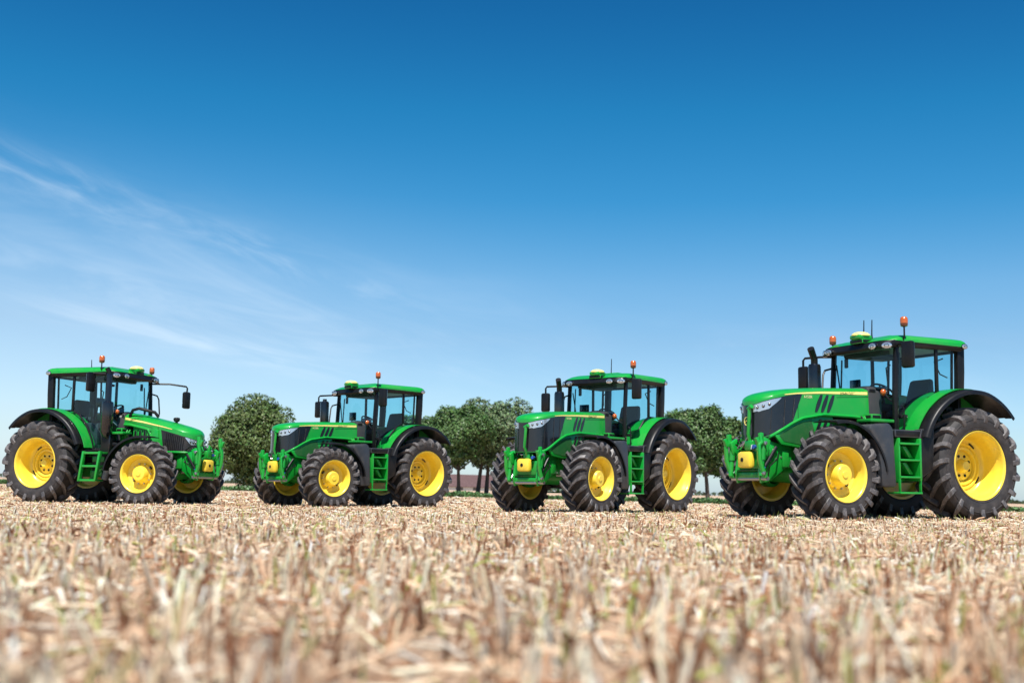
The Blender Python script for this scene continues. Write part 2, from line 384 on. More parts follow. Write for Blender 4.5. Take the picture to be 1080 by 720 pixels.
    zone(5.5, 9.0, 440, 0.095, 0.0055, 0.6, 0.4, 0.15)
    zone(9.0, 16.0, 330, 0.070, 0.0056, 0.7, 0.25)
    zone(16.0, 30.0, 140, 0.058, 0.0080, 0.9, 0.1)
    zone(30.0, 58.0, 40, 0.060, 0.015, 0.9, 0.0)
    # a few green shoots of regrowth
    n = 900; y = np.sqrt(rng.uniform(1.6 ** 2, 20 ** 2, n)); x = rng.uniform(-1, 1, n) * (y * 0.55 + 1); y[:90] = rng.uniform(1.8, 4.5, 90); x[:90] = rng.uniform(-1, 1, 90) * (y[:90] * 0.5 + 0.4)
    base = np.stack([x, y, ground_z(x, y)], 1); th = rng.uniform(0, 6.28, n); L = rng.uniform(0.02, 0.06, n)
    tip = base + np.stack([np.cos(th) * L, np.sin(th) * L, rng.uniform(0.06, 0.15, n)], 1)
    g = np.array([(0.34, 0.40, 0.12)]) * rng.uniform(0.7, 1.3, (n, 1))
    emit(base, tip, np.stack([-np.cos(th) * L * 0.3, -np.sin(th) * L * 0.3, L * 0.2], 1), np.full(n, 0.006), np.full(n, 0.002), g, True)
    o = raw_mesh('stubble', np.concatenate(Vs), np.concatenate(Fs), 'straw', np.concatenate(Cs))
    tag(o, 'dry straw stubble with loose straw and a few green shoots', 'stubble', kind='stuff')
make_stubble()

# ------------------------------------------------------------------ green crop strip across the far side of the field
def leaf_cloud(P, size, rng, cols, aspect=1.8, droop=0.0, N=None):
    """one small bent quad per point"""
    n = len(P); d = rng.normal(size=(n, 3)); d[:, 2] -= droop; d /= np.linalg.norm(d, axis=1, keepdims=True)
    if N is not None:                                            # leaves lie roughly along the skin of their bough
        N = N + rng.normal(0, 0.45, (n, 3)); N[:, 2] += 0.35; N /= np.linalg.norm(N, axis=1, keepdims=True)
        d = d - N * np.sum(d * N, 1, keepdims=True); d /= np.linalg.norm(d, axis=1, keepdims=True)
    a = np.cross(d, rng.normal(size=(n, 3)) if N is None else N); a /= np.linalg.norm(a, axis=1, keepdims=True)
    s = size[:, None]; L = d * s * 0.5 * aspect; Wd = a * s * 0.5
    V = np.stack([P - L, P + Wd, P + L, P - Wd], 1).reshape(-1, 3)
    return V, np.arange(n * 4).reshape(n, 4), np.repeat(cols, 4, 0)
def make_crop():
    rng = np.random.default_rng(5); n = 42000
    s = rng.uniform(-75, 60, n); dep = rng.uniform(0, 1, n) ** 1.7 * 6.0
    x = s; y = 65 - s * 0.36 + dep
    P = np.stack([x, y, rng.uniform(0.0, 0.27, n) * (0.8 + 0.2 * np.sin(s * 1.9))], 1)
    c = np.array([(0.055, 0.13, 0.040)]) * rng.uniform(0.5, 1.7, (n, 1)) + np.array([(0.02, 0.01, 0)]) * rng.uniform(0, 1, (n, 1))
    V, F, C = leaf_cloud(P, rng.uniform(0.07, 0.17, n), rng, c)
    o = raw_mesh('crop_strip', V, F, 'leaf', C); tag(o, 'low strip of leafy green crop along the far field edge', 'crop', kind='stuff')
make_crop()

# ------------------------------------------------------------------ trees
worn('bark', (0.060, 0.048, 0.038), 0.9, amount=0.3, dust=(0.12, 0.11, 0.09), scale=3, bump=0.6, bscale=12)
def px_ground(px, dist):
    """world x of a picture column at a distance"""
    return (px - 540) / F_PX * dist
def make_tree(px, dist, height, width, crown_bottom, seed, n, leaf, col, label, trunks=((0, 0),), depth=None, lobes=16, fill=0.35, droop=0.3, name='tree', dome=False):
    rng = np.random.default_rng(seed); x0 = px_ground(px, dist)
    root = bpy.data.objects.new(name, None); COL.objects.link(root); root.location = (x0, dist, 0.0); root.empty_display_size = 0.5
    tag(root, label, 'tree', 'trees beyond the field')
    cz = (height + crown_bottom) / 2; rz = (height - crown_bottom) / 2; rx = width / 2; ry = (depth or width) / 2
    # crown: many unequal lobes spread through the ellipsoid, leaves mostly near their skins
    L = []
    for k in range(lobes):
        if dome:                                                 # lobes spread evenly over a rounded hull
            zz = 1 - 2 * (k + 0.5) / lobes; ph = k * 2.39996 + rng.uniform(-0.3, 0.3); d = np.array([math.sqrt(1 - zz * zz) * math.cos(ph), math.sqrt(1 - zz * zz) * math.sin(ph), zz]); q = rng.uniform(0.58, 0.84)
            d[:2] *= 1.0 if zz > 0.1 else 1.14
        else:
            d = rng.normal(size=3); d /= np.linalg.norm(d); d[2] = d[2] * 0.95 + 0.05
            q = rng.uniform(0.45, 0.86)
        L.append((np.array([d[0] * rx * q, d[1] * ry * q, cz + d[2] * rz * q]), (rng.uniform(0.17, 0.36) * min(rx, rz) if dome else rng.uniform(0.20, 0.42) * min(rx, rz) * rng.uniform(0.8, 1.3))))
    L.append((np.array([0, 0, cz]), min(rx, rz) * 0.68))
    vol = np.array([r ** 2.2 for _, r in L]); pr = vol / vol.sum()
    ids = rng.choice(len(L), n, p=pr)
    d = rng.normal(size=(n, 3)); d /= np.linalg.norm(d, axis=1, keepdims=True)
    C0 = np.array([c for c, _ in L])[ids]; rr = np.array([r for _, r in L])[ids]
    rad = np.where(rng.random(n) < fill, rng.uniform(0.3, 1, n), rng.uniform(0.82, 1.08, n))
    P = C0 + d * (rr * rad)[:, None] * np.array([1.08, 1.0, 0.92])
    # leaves hang in tufts: snap most of them toward tuft centres
    nt = n // 14; tc = P[rng.choice(n, nt)]; ti = rng.integers(0, nt, n); tuft = rng.random(n) < 0.62
    P = np.where(tuft[:, None], tc[ti] + rng.normal(0, leaf * 0.85, (n, 3)) * [1, 1, 0.7], P)
    ok = P[:, 2] > crown_bottom * 0.85; P = P[ok]; NN = (P - C0[ok]); NN /= np.linalg.norm(NN, axis=1, keepdims=True) + 1e-6; m = len(P)
    c = np.array([col]) * rng.uniform(0.55, 1.5, (m, 1)) * (1 + rng.normal(0, 0.10, (m, 3)))
    V, F, C = leaf_cloud(P, leaf * rng.uniform(0.6, 1.4, m), rng, np.clip(c, 0.005, 0.5), 1.5, droop, NN)
    o = raw_mesh('crown', V, F, 'leaf', C); o.parent = root
    for (tx, ln) in trunks:
        mb = MB(); top = crown_bottom + rz * 0.9; r0 = 0.019 * height
        pts = [(tx, 0, -0.1), (tx + ln * 0.25, 0.02, top * 0.3), (tx + ln * 0.6, 0.05, top * 0.65), (tx + ln, 0.0, top)]
        mb.tube(pts, [r0 * 1.25, r0, r0 * 0.8, r0 * 0.45], 'bark', 9)
        for k in range(7):
            a = rng.uniform(0, 6.28); zb = rng.uniform(0.45, 0.95) * top; bx = tx + ln * zb / top; L2 = rng.uniform(0.4, 0.8) * rx
            mb.tube([(bx, 0, zb), (bx + math.cos(a) * L2 * 0.5, math.sin(a) * L2 * 0.5, zb + L2 * 0.35), (bx + math.cos(a) * L2, math.sin(a) * L2, zb + L2 * 0.9)], [r0 * 0.42, r0 * 0.28, r0 * 0.1], 'bark', 6)
        mb.build('trunk', root)
    return root
D_ = 100
GD, GM, GL = (0.068, 0.128, 0.034), (0.080, 0.142, 0.042), (0.130, 0.190, 0.085)
make_tree(273, D_, 7.85, 7.6, 0.1, 21, 60000, 0.135, (0.088, 0.132, 0.036), 'broad round dense tree with foliage down to the ground, between the two leftmost tractors', lobes=60, fill=0.15, depth=6.5, dome=True)
make_tree(484, D_, 7.5, 5.7, 0.95, 22, 42000, 0.145, GD, 'dark green tree with one straight trunk, behind the gap between the middle tractors', trunks=((0.35, -0.2),), lobes=22)
make_tree(526, D_ + 5, 8.95, 6.0, 0.9, 23, 38000, 0.14, GL, 'pale grey-green tree with forked slender trunks, tallest of its clump', trunks=((-1.5, 0.5), (-0.75, 0.25), (0.4, 0.6)), lobes=24, fill=0.5)
make_tree(447, D_ + 8, 7.9, 4.8, 0.9, 24, 18000, 0.18, GD, 'small dark tree half hidden by the rear fender of the second tractor from left', lobes=14)
make_tree(738, D_, 8.35, 5.8, 1.15, 25, 42000, 0.145, GM, 'bushy green tree on a thin trunk, tallest of those between the two rightmost tractors', trunks=((0.9, -0.4),), lobes=22, fill=0.4)
make_tree(772, D_ + 2, 8.0, 5.0, 0.7, 26, 20000, 0.18, GM, 'green tree just behind the hood of the rightmost tractor', trunks=((0.2, 0),), lobes=15, fill=0.4)
make_tree(707, D_ + 6, 8.0, 4.6, 1.1, 27, 16000, 0.18, GD, 'dark tree against the cab rear of the third tractor from left', lobes=14)

# ------------------------------------------------------------------ far farm buildings and woodland
worn('plum_tiles', (0.085, 0.045, 0.044), 0.85, amount=0.55, dust=(0.20, 0.135, 0.13), scale=1.6)
worn('pale_wall', (0.62, 0.60, 0.55), 0.85, amount=0.3, dust=(0.42, 0.38, 0.32), scale=0.5)
worn('dark_door', (0.10, 0.09, 0.085), 0.7, amount=0.2)  # plain dark colour of the barn doors
def make_barn(px0, px1, dist, eave, ridge, label):
    x0, x1 = px_ground(px0, dist), px_ground(px1, dist); w = 11.0
    root = bpy.data.objects.new('barn', None); COL.objects.link(root); root.location = ((x0 + x1) / 2, dist, 0); tag(root, label, 'barn', 'farm buildings on the skyline')
    h = (x1 - x0) / 2
    mb = MB(); mb.prism([(0, -0.2), (w, -0.2), (w, eave), (w / 2, ridge - 0.1), (0, eave)], -h, h, 'pale_wall', axis='x'); mb.build('wall', root)
    mb = MB()
    for s in (0, 1):
        a = (-0.5, eave - 0.15) if not s else (w + 0.5, eave - 0.15)
        mb.prism([a, (w / 2, ridge), (w / 2, ridge + 0.16), (a[0], a[1] + 0.16)], -h - 0.4, h + 0.4, 'plum_tiles', axis='x')
    mb.build('roof', root)
    for k in range(3):
        mb = MB(); c = -h + (k + 0.5) * (2 * h / 3); mb.box(c - 1.0, c + 1.0, -0.06, 0.02, 0.0, eave * 0.8, 'dark_door', 0.0); mb.build('door', root)
make_barn(462, 516, 330, 1.1, 4.3, 'long low barn with a plum tiled roof far behind the dark tree')
make_barn(518, 562, 345, 1.2, 4.7, 'barn with a slightly higher plum roof at the right end of the farm')
def make_wood():
    rng = np.random.default_rng(8); n = 9000
    x = np.concatenate([rng.uniform(330, 700, n // 2), rng.uniform(-700, 900, n // 2)]); y = rng.uniform(1050, 1100, n)
    top = 3.0 + 1.6 * np.sin(x * 0.05) + 1.2 * np.sin(x * 0.13 + 1)
    P = np.stack([x, y, rng.uniform(0, 1, n) * np.maximum(top, 1.2)], 1)
    c = np.array([(0.050, 0.075, 0.035)]) * rng.uniform(0.6, 1.4, (n, 1))
    V, F, C = leaf_cloud(P, rng.uniform(1.5, 3.0, n), rng, c)
    o = raw_mesh('distant_woodland', V, F, 'leaf', C); tag(o, 'thin dark line of far woodland on the horizon', 'woodland', kind='stuff')
make_wood()

# ------------------------------------------------------------------ tractor: x forward, y left, z up, origin on the ground under the rear axle
class Hood:
    def __init__(s, xr, xc, xn, wr, wf, ztop, crown, zlow):
        s.xr, s.xc, s.xn, s.wr, s.wf, s.ztop, s.crown, s.zl = xr, xc, xn, wr, wf, ztop, crown, zlow
        side = [(xr + (xc - xr) * k / 30, wr + (wf - wr) * k / 30) for k in range(31)]
        cor = []
        for k in range(1, 25):
            t = math.pi / 2 * k / 24; e = 2 / 2.35
            cor.append((xc + (xn - xc) * math.sin(t) ** e, wf * max(math.cos(t), 0) ** e))
        s.pl = side + cor                                        # left half of the plan outline, rear -> nose centre
        d = [0]
        for a, b in zip(s.pl, s.pl[1:]): d.append(d[-1] + math.hypot(b[0] - a[0], b[1] - a[1]))
        s.d = d; s.len = d[-1]
    def xy(s, u):
        u = min(max(u, 0), s.len)
        return float(np.interp(u, s.d, [p[0] for p in s.pl])), float(np.interp(u, s.d, [p[1] for p in s.pl]))
    def u_at_x(s, x): return float(np.interp(x, [p[0] for p in s.pl], s.d))
    def zt(s, x): return lerp(s.ztop, x)
    def P(s, u, z, off=0.0, side=1):
        x, y = s.xy(u); e = 0.01
        xa, ya = s.xy(u - e); xb, yb = s.xy(u + e)
        if u + e > s.len: yb = -yb if ya > 0 else yb
        tx, ty = xb - xa, yb - ya; l = math.hypot(tx, ty) or 1; nx, ny = -ty / l, tx / l
        if ny < 0 and ny > -0.999 and nx <= 0: nx, ny = -nx, -ny
        nx, ny = (abs(nx), abs(ny))
        lean = 0.10 * (s.zt(x) - z) * 0.35                        # sides widen slightly downwards
        return Vector((x + nx * off, side * (y + ny * (off + lean)), z))
    def patch(s, mb, us, zlo, zhi, mat, off=0.006, side=1, nz=3, edge=True):
        rows = []
        for u in us:
            a, b = zlo(u), zhi(u); r = [s.P(u, a + (b - a) * k / nz, off, side) for k in range(nz + 1)]
            if edge: r = [s.P(u, a, -0.004, side)] + r + [s.P(u, b, -0.004, side)]
            rows.append(r)
        if edge:
            rows = [[s.P(us[0], s_z, -0.004, side) for s_z in [p.z for p in rows[0]]]] + rows + [[s.P(us[-1], s_z, -0.004, side) for s_z in [p.z for p in rows[-1]]]]
        mb.grid(rows, mat)

def build_wheel(parent, loc, R, Wd, rim_r, side, front, steer=0.0, nlug=20):
    """tyre with chevron lugs, dished yellow rim, hub; side +1 = left. local y outward is side*y"""
    h = Wd / 2; S = side
    # rim disc and barrel
    mb = MB()
    lipw = h * 0.90
    prof = [(lipw - 0.02, rim_r - 0.02), (lipw, rim_r + 0.024), (lipw + 0.014, rim_r + 0.016), (lipw + 0.010, rim_r - 0.004), (lipw - 0.02, rim_r - 0.022), (lipw - 0.07, rim_r - 0.028),
            (lipw - 0.10, rim_r - 0.050), (lipw - 0.17, rim_r - 0.058)]
    if front:
        dw = 0.035; prof += [(dw + 0.03, rim_r - 0.085), (dw, rim_r - 0.12), (dw - 0.02, rim_r - 0.19), (dw - 0.02, 0.10)]
    else:
        dw = -0.11; prof += [(dw + 0.15, rim_r - 0.066), (dw + 0.07, rim_r - 0.075), (dw + 0.02, rim_r - 0.10), (dw + 0.008, rim_r - 0.15), (dw + 0.034, rim_r - 0.165), (dw + 0.036, rim_r - 0.19), (dw + 0.006, rim_r - 0.205), (dw + 0.012, 0.305), (dw + 0.04, 0.295), (dw + 0.04, 0.262), (dw - 0.02, 0.245), (dw - 0.02, 0.08)]
    mb.lathe([(S * w, r) for w, r in prof], 'yellow_paint', 56)
    mb.lathe([(-S * lipw, rim_r - 0.02), (-S * lipw, rim_r + 0.02), (-S * (lipw - 0.02), rim_r - 0.02), (-S * 0.16, rim_r - 0.06), (S * (dw - 0.05), rim_r - 0.09), (S * (dw - 0.05), 0.1)], 'yellow_paint', 40)
    wheel = mb.build('wheel', parent, 50, loc); wheel.rotation_euler = (0, 0, steer)
    # hub
    mb = MB()
    if front:
        hr = 0.165
        mb.lathe([(S * w, r) for w, r in ((dw - 0.05, hr + 0.045), (dw + 0.015, hr + 0.045), (dw + 0.03, hr + 0.03), (dw + 0.04, hr + 0.005), (dw + 0.155, hr - 0.012), (dw + 0.175, hr - 0.03), (dw + 0.178, 0.055), (dw + 0.19, 0.05), (dw + 0.19, 0.001))], 'yellow_paint', 32)
        for k in range(10):
            a = 2 * math.pi * k / 10
            mb.lathe([(S * (dw + 0.01), 0.014), (S * (dw + 0.045), 0.014), (S * (dw + 0.047), 0.001)], 'steel', 6, c=((hr + 0.055 - 0.03) * math.cos(a) * 1.13, 0, (hr + 0.025) * math.sin(a) * 1.13))
    else:
        mb.lathe([(S * w, r) for w, r in ((dw - 0.03, 0.235), (dw + 0.0, 0.23), (dw + 0.012, 0.215), (dw + 0.012, 0.12), (dw + 0.03, 0.11), (dw + 0.10, 0.085), (dw + 0.115, 0.07), (dw + 0.115, 0.001))], 'yellow_paint', 32)
        for k in range(8):
            a = 2 * math.pi * (k + 0.5) / 8
            mb.lathe([(S * dw, 0.024), (S * (dw + 0.022), 0.024), (S * (dw + 0.024), 0.001)], 'black_plastic', 8, c=(0.165 * math.cos(a), 0, 0.165 * math.sin(a)))
    mb.build('hub', wheel, 40)
    # dark hand holes in the disc, valve
    rs = rim_r - (0.155 if front else 0.130)
    for k in range(2 if front else 4):
        a0 = 0.6 + 2 * math.pi * k / (2 if front else 4); mb = MB()
        mb.tube([(rs * math.cos(a0 + t) , S * (dw + 0.008), rs * math.sin(a0 + t)) for t in (-0.16, -0.08, 0, 0.08, 0.16)], 0.017, 'black_plastic', 6)
        mb.build('hand_hole', wheel, 40)
    # tyre carcass
    Rt = R - 0.074
    mb = MB()
    sec = [(0.86, rim_r + 0.004), (0.93, rim_r + 0.03), (0.985, rim_r + (Rt - rim_r) * 0.30), (1.0, rim_r + (Rt - rim_r) * 0.52), (0.975, rim_r + (Rt - rim_r) * 0.74), (0.91, Rt - 0.050), (0.80, Rt - 0.012), (0.55, Rt + 0.000), (0.25, Rt + 0.006), (0, Rt + 0.008)]
    full = [(w * h, r) for w, r in sec] + [(-w * h, r) for w, r in sec[-2::-1]]
    k0 = 6
    mb.lathe(full[:k0 + 1], 'rubber', 72); mb.lathe(full[k0:len(full) - k0], 'shaded_tread', 72); mb.lathe(full[len(full) - k0 - 1:], 'rubber', 72)
    bmesh.ops.remove_doubles(mb.bm, verts=mb.bm.verts[:], dist=0.0005)
    for sg in (1, -1):                                           # raised sidewall rings
        for q in (0.14, 0.66):
            r0 = rim_r + (Rt - rim_r) * q; w0 = h * float(np.interp(r0, [s[1] for s in sec[:6]], [s[0] for s in sec[:6]]))
            mb.lathe([(sg * (w0 - 0.004), r0 - 0.010), (sg * (w0 + 0.007), r0 - 0.004), (sg * (w0 + 0.007), r0 + 0.004), (sg * (w0 - 0.004), r0 + 0.010)], 'rubber', 72)
    # lugs: swept bars from just past the centre line out over the shoulder
    lw = 2 * math.pi * R / nlug
    for sg in (1, -1):
        for k in range(nlug):
            a0 = 2 * math.pi * (k + (0.5 if sg > 0 else 0)) / nlug
            rows = []
            for j, (w, lift, th) in enumerate(((-0.07, 0.070, 0.044), (0.20, 0.076, 0.046), (0.45, 0.076, 0.052), (0.70, 0.076, 0.062), (0.90, 0.072, 0.076), (0.985, 0.048, 0.084), (1.005, 0.014, 0.074))):
                phi = (1.05 * lw) * (max(w, 0) ** 0.85) / R
                a = a0 + phi
                if w <= 0.91: rb = float(np.interp(w, [0, 0.25, 0.55, 0.80, 0.91], [Rt + 0.008, Rt + 0.006, Rt, Rt - 0.012, Rt - 0.05])); wb = w
                else: rb = {0.985: Rt - 0.085, 1.005: Rt - 0.150}[w]; wb = w
                ww = sg * wb * h
                dirn = 0 if w <= 0.80 else (0.5 if w < 0.95 else 1.0)   # lug grows outward, then sideways at the shoulder
                rt, wt = rb + lift * (1 - dirn * 0.75) + (0.020 if 0.80 < w < 0.95 else 0.028 if w > 0.95 and w < 1 else 0), ww + sg * lift * dirn * 0.55
                hw, hb = th * 0.5, th * 0.5 + 0.012
                def Q(ang, rr, w_): return (rr * math.cos(ang), w_, rr * math.sin(ang))
                rows.append([Q(a - hb / R, rb - 0.012, ww), Q(a - hw / R, rt, wt), Q(a + hw / R, rt, wt), Q(a + hb / R, rb - 0.012, ww)])
            V = mb.grid(rows, 'rubber_lug')
            for r_ in (V[0], V[-1]): 
                f = mb.bm.faces.new(r_); f.material_index = mb.mi('rubber_lug')
    ty = mb.build('tyre', wheel, 28)
    ty.rotation_euler = (0, random.random() * 6.28, 0)
    return wheel

def arc_panel(mb, c, rfun, a0, a1, y0, y1, mat, n=22, thick=0.012, lip=0.0, lipside=1):
    """curved mudguard strip: angle from +x about c=(x,z)"""
    out, inn = [], []
    for k in range(n + 1):
        a = R_(a0 + (a1 - a0) * k / n); r = rfun(math.degrees(a)); ca, sa = math.cos(a), math.sin(a)
        def Q(rr, y): return (c[0] + rr * ca, y, c[1] + rr * sa)
        row = [Q(r - thick, y0), Q(r, y0)] + [Q(r + 0.012 * math.sin(math.pi * t), y0 + (y1 - y0) * t) for t in (0.25, 0.5, 0.75)] + [Q(r, y1)]
        if lip: row += [Q(r - lip * 0.35, y1 + lipside * 0.022), Q(r - lip, y1 + lipside * 0.024), Q(r - lip, y1 + lipside * 0.010)]
        row += [Q(r - thick - (0.01 if lip else 0), y1 - lipside * 0.004)]
        out.append(row)
    V = mb.grid(out, mat, close_v=True)
    for r_ in (V[0], V[-1]):
        f = mb.bm.faces.new(r_); f.material_index = mb.mi(mat)

def text_mesh(body, size, mat, parent, loc, rot, name='lettering', extrude=0.001):
    cu = bpy.data.curves.new(name, 'FONT'); cu.body = body; cu.size = size; cu.extrude = extrude; cu.resolution_u = 2
    tmp = bpy.data.objects.new('tmp', cu); COL.objects.link(tmp)
    dg = bpy.context.evaluated_depsgraph_get(); dg.update()
    me = bpy.data.meshes.new_from_object(tmp.evaluated_get(dg)); bpy.data.objects.remove(tmp); bpy.data.curves.remove(cu)
    me.materials.clear(); me.materials.append(MATS[mat])
    o = bpy.data.objects.new(name, me); COL.objects.link(o); o.parent = parent; o.location = loc; o.rotation_euler = rot
    return o

def glass_panel(name, parent, pts, frame=None, thick=0.006):
    """flat pane between corner points with real thickness"""
    mb = MB(); P = [Vector(p) for p in pts]; n = (P[1] - P[0]).cross(P[2] - P[0]).normalized() * thick
    A = [mb.bm.verts.new(p) for p in P]; i = mb.mi('glass')
    mb.bm.faces.new(A)
    o = mb.build(name, parent, 30, recalc=False); return o

def build_tractor(idx, p, label):
    rnd = random.Random(idx)
    NS = p['near']                                                # +1: its left side faces the camera
    root = bpy.data.objects.new('tractor', None); COL.objects.link(root); root.empty_display_size = 1
    tag(root, label, 'tractor', 'green and yellow tractors parked in a row')
    x, y, a, z = TR[idx]
    root.matrix_world = Matrix.Translation((x, y, z)) @ Matrix.Rotation(-TAU, 4, 'Y') @ Matrix.Rotation(a, 4, 'Z')
    WB, Rr, Rf, zr, zf, dx, dz = p['wb'], p['rr'], p['rf'], p['zr'], p['zf'], p['dx'], p['dz']
    # ---- wheels
    yr, yf = 0.86, 0.89
    for s in (1, -1):
        build_wheel(root, (0, s * yr, zr), Rr, 0.63, p['rim_r'], s, False, nlug=19)
        build_wheel(root, (WB, s * yf, zf), Rf, 0.52, p['rim_f'], s, True, steer=R_(p['steer']), nlug=20)
    # ---- chassis: transmission, engine, rails
    mb = MB()
    mb.box(-0.45, 0.55, -0.36, 0.36, 0.62, 1.25, 'green_cast', 0.06)
    mb.box(0.5, 1.75, -0.27, 0.27, 0.60, 1.15, 'green_cast', 0.05)
    mb.box(1.7, 2.5, -0.24, 0.24, 0.66, 1.55, 'green_cast', 0.04)
    mb.prism([(1.75, 0.78), (3.10, 0.80), (3.42, 0.72), (3.42, 1.02), (3.2, 1.16), (2.4, 1.22), (1.75, 1.12)], -0.27, 0.27, 'green_cast', 0.02)
    for s in (1, -1): mb.lathe([(s * 0.3, 0.21), (s * 0.52, 0.19), (s * 0.58, 0.16), (s * 0.68, 0.15)], 'green_cast', 20, c=(0, 0, zr))
    mb.box(0.6, 1.6, -0.48, 0.48, 0.88, 1.06, 'black_plastic', 0.02)
    mb.tube([(2.2, 0.30, 1.30), (2.5, 0.34, 1.10), (2.9, 0.31, 1.02)], 0.022, 'black_plastic'); mb.tube([(2.3, -0.30, 1.35), (2.6, -0.33, 1.1), (3.0, -0.31, 1.0)], 0.022, 'black_plastic')
    mb.build('chassis', root)
    mb = MB()
    mb.tube([(WB, -0.72, zf), (WB, -0.45, zf - 0.02), (WB, -0.2, zf + 0.02), (WB, 0.2, zf + 0.02), (WB, 0.45, zf - 0.02), (WB, 0.72, zf)], [0.11, 0.095, 0.15, 0.15, 0.095, 0.11], 'green_cast', 14)
    for s in (1, -1):
        mb.lathe([(s * 0.58, 0.14), (s * 0.62, 0.19), (s * 0.76, 0.19), (s * 0.80, 0.15)], 'green_cast', 20, c=(WB, 0, zf))
        mb.tube([(WB + 0.17, s * 0.18, zf + 0.06), (WB + 0.19, s * 0.42, zf + 0.06)], 0.04, 'steel', 10); mb.tube([(WB + 0.19, s * 0.42, zf + 0.06), (WB + 0.16, s * 0.68, zf + 0.04)], 0.018, 'steel', 8)
    mb.build('front_axle', root)
    # ---- hood
    H = Hood(1.60 + dx * 0.6, p['nose'] - 0.42, p['nose'], 0.42, 0.385, p['ztop'], 0.06, p['zlow'])
    mb = MB(); us = [H.len * k / 64 for k in range(65)]
    zl = lambda u: lerp(p['zlow'], H.xy(u)[0])
    rowsL = []
    for u in us:
        xx = H.xy(u)[0]; zt = H.zt(xx); zz = min(zl(u), zt - 0.1)
        rowsL.append([zz, zz + (zt - zz) * 0.35, zz + (zt - zz) * 0.7, zt - 0.05, zt - 0.014])
    for s in (1, -1):
        mb.grid([[H.P(u, zz, 0, s) for zz in r] for u, r in zip(us, rowsL)], 'green_paint')
    rows = []
    for u in us:
        xx, yy = H.xy(u); zt = H.zt(xx); E = H.P(u, zt - 0.014, 0, 1); fade = min(1.0, (H.len - u) / 0.3)
        hh = p['crown'] * (0.15 + 0.85 * fade)
        row = []
        for q in (1, 0.97, 0.92, 0.84, 0.7, 0.45, 0.2, 0, -0.2, -0.45, -0.7, -0.84, -0.92, -0.97, -1):
            aq = abs(q); bump = hh * (1 - aq ** 2.6) + 0.014 * (1 - aq ** 14)
            if xx < p['nose'] - 0.25: bump += 0.012 * math.exp(-((aq - 0.62) / 0.10) ** 2)       # two raised ribs along the top
            row.append((E.x, E.y * q, zt - 0.014 + bump))
        rows.append(row)
    mb.grid(rows, 'green_paint')
    for s in (1, -1):                                            # raised arch rib along the lower edge
        pts = [H.P(u, zl(u) + 0.012, 0.004, s) for u in us[:58]]
        mb.tube(pts, 0.026, 'green_paint', 8)
    for s in (1, -1):                                            # panel gaps
        xs_ = p['seam']; mb.tube([H.P(H.u_at_x(xs_), zz, 0.0005, s) for zz in np.linspace(zl(H.u_at_x(xs_)) + 0.03, H.zt(xs_) - 0.02, 5)], 0.0045, 'black_plastic', 5)
        mb.tube([H.P(u, H.zt(H.xy(u)[0]) - 0.105 - 0.02 * k / 40, 0.0005, s) for k, u in enumerate(us[:int(64 * p['seam_n'])])], 0.0035, 'black_plastic', 5)
    bmesh.ops.remove_doubles(mb.bm, verts=mb.bm.verts[:], dist=0.0008)
    hood = mb.build('hood', root, 42)
    # rear bulkhead of the hood and firewall
    mb = MB(); mb.box(1.28 + dx, 1.66 + dx * 0.6, -0.40, 0.40, 1.10, H.zt(1.7 + dx) + 0.02, 'cab_trim', 0.05); mb.box(1.40 + dx, 1.60 + dx * 0.6, -0.405, 0.405, H.zt(1.7) - 0.06, H.zt(1.7) + 0.07, 'black_plastic', 0.04)
    mb.build('firewall', root)
    mb = MB()
    for k in range(26):                                          # engine-bay side seen under the hood
        pass
    mb.box(1.9, 3.1, -0.30, 0.30, 1.15, 1.50, 'grille_black', 0.03); mb.build('engine', root)
    # ---- grille and lamps
    gx0 = p['gx0']; gs = p['gslant']
    def gzhi(u): return H.zt(H.xy(u)[0]) - p['gtop']
    def gzlo(u):
        xx = H.xy(u)[0]; return min(max(zl(u) + 0.02, gzhi(u) - max(0.0, (xx - gx0)) * gs), gzhi(u) - 0.004)
    ug = [H.u_at_x(gx0) + (H.len - H.u_at_x(gx0)) * k / 44 for k in range(45)]
    mb = MB()
    for s in (1, -1):
        H.patch(mb, ug, gzlo, gzhi, 'black_gloss' if not p['slats'] else 'grille_black', 0.008, s, 4)
        if p['slats']:                                           # vertical bars
            uu = ug[6]
            while uu < H.u_at_x(p['nose'] - 0.2):
                mb.tube([H.P(uu + 0.02 * t, gzlo(uu) + 0.03 + (gzhi(uu) - gzlo(uu) - 0.06) * t, 0.012, s) for t in (0, 0.5, 1)], 0.008, 'black_plastic', 5); uu += 0.045
        else:
            for t in (0.22, 0.40, 0.62):                         # panel ribs
                uu = ug[int(44 * t)]; mb.tube([H.P(uu - 0.05 * q, gzlo(uu) + 0.03 + (gzhi(uu) - gzlo(uu) - 0.07) * q, 0.011, s) for q in (0, 0.5, 1)], 0.006, 'grille_black', 5)
    mb.build('grille', hood, 40)
